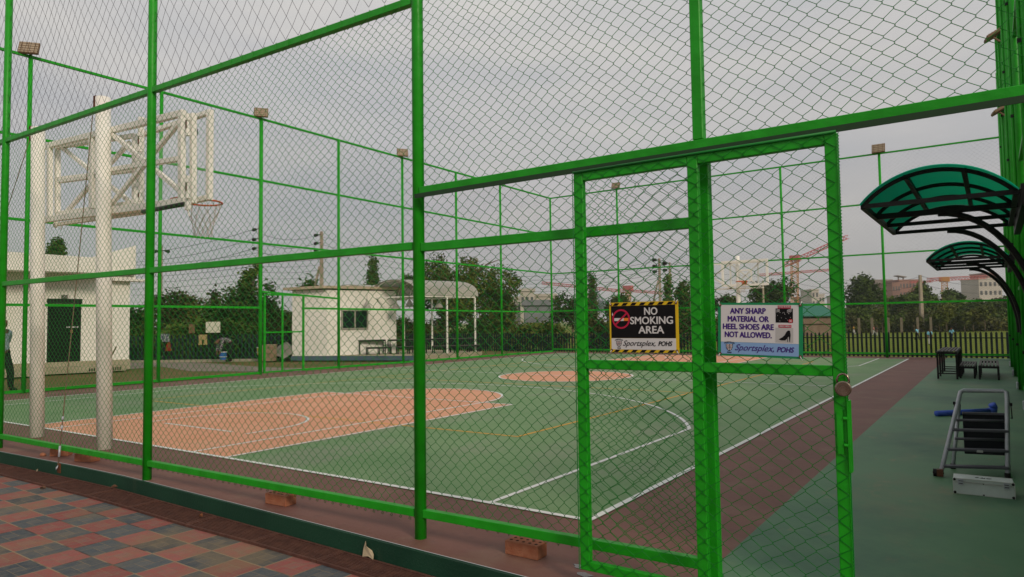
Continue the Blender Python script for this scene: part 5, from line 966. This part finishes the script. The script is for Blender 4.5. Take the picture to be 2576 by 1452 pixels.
block(1310, 1345, 732, 120, 'white tall rooms behind the grey metal shed', FWH, 1, 3, 6); block(1345, 1400, 745, 125, 'long white house behind the grey metal shed', FWH, 1, 6, 6); block(1282, 1312, 752, 130, 'white house partly hidden by the largest tree', FWH, 1, 3, 6); block(1590, 1660, 762, 170, 'low cream block behind the no smoking sign', FWH, 2, 6, 8); block(1462, 1486, 742, 150, 'pale frame building left of the gate', FWH, 2, 2, 6)
cm = mat('corrugated_grey', (.16, .17, .19), .6, (.20, .21, .23), 2); shd = block(1320, 1408, 766, 62, 'grey corrugated metal shed with one small window', cm, 0, 0, 4, name='metal_shed'); rg_ = MB()
for i in range(30): rg_.bb((-1.55+i*.107, -.03, .05), (-1.51+i*.107, -.002, 1.95))
rg_.build('ribs', cm, shd); fr_ = MB().bb((-.28, -.07, 1.15), (.18, -.031, 1.55)).build('window', SWHT, shd); MB().bb((-.23, -.075, 1.2), (.13, -.0705, 1.5)).build('pane', mat('green_glass', (.02, .05, .03), .2), fr_)
hut = block(2024, 2092, 812, 62, 'brown hut with green metal roof by the field', mat('hut_brown', (.17, .12, .085), .9, (.22, .16, .12), 2), 0, 0, 4, name='field_hut'); rm = MB(); rm.prism([(-1.5, -.5, 1.75), (1.5, -.5, 1.75), (1.0, 1.8, 2.9), (-1.3, 1.8, 2.9)], (0, 0, .08)); rm.build('metal_roof', mat('hut_green', (.03, .15, .11), .6), hut)
# ------------------------------------------------------------------ people
SKIN = mat('brown_skin', (.115, .055, .034), .6, (.14, .068, .042), 12, local=True); HAIR = mat('black_hair', (.010, .009, .009), .7)
def person(label, loc, rz, J, shirt, trousers, shoes=None, H=1.65, fingers=True, long_sleeve=False, group=None, bare_leg=False):
    # J: joints in body space (facing -Y), as fractions of the standing height
    t = thing('person', label, 'person', loc, rz, group); k = H
    names = list(J); V = []; E = []; Rr = []; idx = {}
    def addv(nm, p, r): idx[nm] = len(V); V.append(Vector(p)*k); Rr.append(r*k); return idx[nm]
    rad = dict(pelvis=.072, spine=.070, chest=.080, neck=.030, head0=.043, head=.058, crown_=.040, lsh=.036, rsh=.036, lel=.026, rel=.026, lwr=.018, rwr=.018, lhip=.055, rhip=.055, lkn=.036, rkn=.036, lan=.024, ran=.024, lto=.018, rto=.018, lha=.021, rha=.021)
    for nm in names: addv(nm, J[nm], rad[nm])
    ed = [('pelvis', 'spine'), ('spine', 'chest'), ('chest', 'neck'), ('neck', 'head0'), ('head0', 'head'), ('head', 'crown_'), ('pelvis', 'lhip'), ('pelvis', 'rhip')]
    for s_ in 'lr': ed += [('chest', s_+'sh'), (s_+'sh', s_+'el'), (s_+'el', s_+'wr'), (s_+'wr', s_+'ha'), (s_+'hip', s_+'kn'), (s_+'kn', s_+'an'), (s_+'an', s_+'to')]
    E = [(idx[a], idx[b]) for a, b in ed]
    hd = Vector(J['head']); fw_ = (Vector(J['lto'])-Vector(J['lan'])); fw_.z = 0; fw_ = fw_.normalized() if fw_.length else Vector((0, -1, 0))
    nse = addv('nose', hd+fw_*.066+Vector((0, 0, -.006)), .010); E.append((idx['head'], nse))
    for s_ in (-1, 1): sd_ = Vector((-fw_.y, fw_.x, 0))*s_; ear = addv('ear%d' % s_, hd+sd_*.060, .010); E.append((idx['head'], ear))
    if fingers:
        for s_ in 'lr':
            w0, h0 = Vector(J[s_+'wr']), Vector(J[s_+'ha']); d = (h0-w0).normalized(); sd_ = d.cross(Vector((1, 0, 0))).normalized()
            for f_ in range(4):
                b = h0+sd_*(f_-1.5)*.0105+d*.008; ln_ = (.030, .036, .034, .026)[f_]
                i1 = addv(s_+'f%da' % f_, b+d*ln_*.5, .0062); i2 = addv(s_+'f%db' % f_, b+d*ln_+Vector((.006 if s_ == 'r' else -.006, 0, 0)), .0050); E += [(idx[s_+'ha'], i1), (i1, i2)]
            i1 = addv(s_+'tha', w0+d*.022+sd_*-.022, .0068); i2 = addv(s_+'thb', w0+d*.045+sd_*-.030, .0058); E += [(idx[s_+'wr'], i1), (i1, i2)]
    me = bpy.data.meshes.new('body'); me.from_pydata([tuple(v) for v in V], E, []); o = link('body', me)
    sm = o.modifiers.new('s', 'SKIN'); me.skin_vertices or None
    for i, v in enumerate(me.skin_vertices[0].data): v.radius = (Rr[i], Rr[i]); v.use_root = (i == idx['pelvis'])
    o.modifiers.new('u', 'SUBSURF').levels = 2; o.modifiers['u'].render_levels = 2
    dg = bpy.context.evaluated_depsgraph_get(); me2 = bpy.data.meshes.new_from_object(o.evaluated_get(dg)); bpy.data.objects.remove(o)
    for p_ in me2.polygons: p_.use_smooth = True
    me2.materials.clear(); me2.materials.append(SKIN); body = link('body', me2, t)
    co = np.array([v.co[:] for v in me2.vertices]); no = np.array([v.normal[:] for v in me2.vertices]); inv = {i: n for n, i in idx.items()}
    seg = np.zeros(len(co), int); best = np.full(len(co), 1e9); par = np.zeros(len(co))
    for i, (a, b) in enumerate(E):
        A, B = np.array(V[a]), np.array(V[b]); ab = B-A; f_ = np.clip(((co-A)@ab)/max(1e-9, ab@ab), 0, 1); dd = np.linalg.norm(co-A-f_[:, None]*ab, axis=1); m_ = dd < best; best[m_] = dd[m_]; seg[m_] = i; par[m_] = f_[m_]
    en = [(inv[a], inv[b]) for a, b in E]
    def garment(nm, test, off, m):
        fs = [tuple(p.vertices) for p in me2.polygons if all(test(en[seg[v]], par[v]) for v in p.vertices)]
        if not fs: return
        us = sorted({v for f in fs for v in f}); mp_ = {v: i for i, v in enumerate(us)}; mb = MB(); mb.add(co[us]+no[us]*off, [[mp_[v] for v in f] for f in fs]); mb.build(nm, m, t, smooth=True)
    sl = 2.0 if long_sleeve else .85
    garment('shirt', lambda e_, f_: e_ in (('spine', 'chest'), ('pelvis', 'spine'), ('chest', 'lsh'), ('chest', 'rsh')) or (e_ == ('chest', 'neck') and f_ < .6) or (e_[0] in ('lsh', 'rsh') and f_ < sl) or (long_sleeve and e_[0] in ('lel', 'rel') and f_ < .9), .012*k, shirt)
    garment('trousers', lambda e_, f_: e_[0] in ('lhip', 'rhip') or e_ in (('pelvis', 'lhip'), ('pelvis', 'rhip')) or (not bare_leg and e_[0] in ('lkn', 'rkn') and f_ < .94), .010*k, trousers)
    garment('shoes', lambda e_, f_: e_[0] in ('lan', 'ran') or (e_[0] in ('lkn', 'rkn') and f_ > .97), .008*k, shoes or HAIR)
    hz_ = hd.z*k; hv = [tuple(p.vertices) for p in me2.polygons if all(en[seg[v]] in (('head', 'crown_'), ('head0', 'head')) and (Vector(co[v])-hd*k).dot(Vector((fw_.x*-.8, fw_.y*-.8, 1))) > .012*k for v in p.vertices)]
    if hv: us = sorted({v for f in hv for v in f}); mp_ = {v: i for i, v in enumerate(us)}; mb = MB(); mb.add(co[us]+no[us]*.008*k, [[mp_[v] for v in f] for f in hv]); mb.build('hair', HAIR, t, smooth=True)
    return t
STAND = dict(pelvis=(0, 0, .53), spine=(0, .004, .63), chest=(0, 0, .74), neck=(0, .004, .835), head0=(0, -.008, .875), head=(0, -.012, .925), crown_=(0, -.006, .968), lsh=(.105, 0, .80), rsh=(-.105, 0, .80), lel=(.125, .02, .63), rel=(-.125, .0, .63), lwr=(.125, -.02, .49), rwr=(-.13, -.04, .49), lha=(.125, -.035, .44), rha=(-.13, -.055, .44), lhip=(.052, 0, .50), rhip=(-.052, 0, .50), lkn=(.058, -.01, .28), rkn=(-.058, .0, .28), lan=(.06, .01, .045), ran=(-.06, .01, .045), lto=(.065, -.08, .018), rto=(-.065, -.08, .018))
WALK = dict(STAND, lkn=(.055, -.09, .29), lan=(.058, -.10, .05), lto=(.06, -.19, .03), rkn=(-.055, .02, .275), ran=(-.058, .17, .075), rto=(-.06, .10, .025), lel=(.125, .06, .64), lwr=(.13, .09, .50), lha=(.13, .10, .45), rel=(-.13, -.06, .64), rwr=(-.13, -.13, .53), rha=(-.13, -.15, .49))
BEND = dict(STAND, pelvis=(0, .06, .50), spine=(0, -.03, .57), chest=(0, -.16, .60), neck=(0, -.235, .575), head0=(0, -.27, .545), head=(0, -.30, .505), crown_=(0, -.325, .47), lsh=(.10, -.19, .585), rsh=(-.10, -.19, .585), lel=(.12, -.22, .42), rel=(-.12, -.22, .42), lwr=(.09, -.25, .28), rwr=(-.09, -.25, .28), lha=(.085, -.26, .235), rha=(-.085, -.26, .235), lhip=(.055, .06, .47), rhip=(-.055, .06, .47), lkn=(.07, .02, .27), rkn=(-.07, .02, .27), lan=(.07, .06, .045), ran=(-.07, .06, .045), lto=(.075, -.03, .018), rto=(-.075, -.03, .018))
pm = onp(1, 988, 2, -.03)
person('man in light blue short sleeve shirt and black trousers walking at the left edge', (pm.x, pm.y, -.03), R(112), WALK, mat('light_blue_shirt', (.25, .33, .37), .8, (.30, .38, .42), 12, local=True), mat('black_trousers', (.010, .010, .013), .8), H=1.80)
p = at(574, 900, 28.4)
person('man in checked shirt bending over the blue bucket by the palisade', (p.x, p.y, 0), R(-10), BEND, mat('plaid_shirt', (.30, .27, .29), .8, (.035, .032, .045), 24, (.46, .54), local=True), mat('dark_trousers', (.012, .011, .014), .8), H=1.60, long_sleeve=True)
SKY_ = mat('sky_blue_shirt', (.20, .50, .66), .8); NAVY = mat('navy_cloth', (.018, .025, .05), .8); WHT_ = mat('pale_cloth', (.48, .48, .47), .8); YEL_ = mat('mustard_shirt', (.50, .28, .04), .8); PINK = mat('pink_shirt', (.42, .18, .16), .8); DSH = mat('dark_shirt', (.03, .03, .035), .8)
for u, vb, vt_, rz, J, sh_, tr_, lb in ((2308, 856, 837, 60, WALK, SKY_, DSH, 'child in sky blue shirt and dark shorts left of the lone pole base'), (2340, 868, 837, 20, STAND, SKY_, WHT_, 'child in sky blue shirt and white trousers nearest on the field'), (2395, 860, 834, -40, WALK, SKY_, NAVY, 'child in sky blue shirt and navy trousers farthest right on the field'), (2148, 843, 826, 90, WALK, YEL_, WHT_, 'child in mustard shirt at the left of the field'), (2199, 846, 826, 70, WALK, PINK, WHT_, 'child in pink top beside another in dark top'), (2206, 846, 826, -70, STAND, DSH, WHT_, 'child in dark top and pale trousers beside a pink top'), (2101, 872, 832, 10, STAND, NAVY, WHT_, 'child in navy top and white trousers half behind the gate stile')):
    k_ = (vb-horizon(u))/1.57; d = FPX/k_; H = (vb-vt_)/k_; p = at(u, vb, d); person(lb, (p.x, p.y, -.1), R(rz), J, sh_, tr_, H=max(.9, H), fingers=True, group='children playing on the field')

# ------------------------------------------------------------------ the thin haze that pales the far blocks and cranes
hzm = bpy.data.materials.new('haze'); hzm.use_nodes = True; ht = hzm.node_tree; ht.nodes.clear(); ho = ht.nodes.new('ShaderNodeOutputMaterial'); hv_ = ht.nodes.new('ShaderNodeVolumePrincipled')
hv_.inputs['Color'].default_value = (.93, .93, .95, 1); hv_.inputs['Density'].default_value = .0005; ht.links.new(hv_.outputs[0], ho.inputs['Volume'])
tag(MB().bb((-420, -60, -1.2), (260, 420, 75)).build('haze', hzm), kind='stuff')
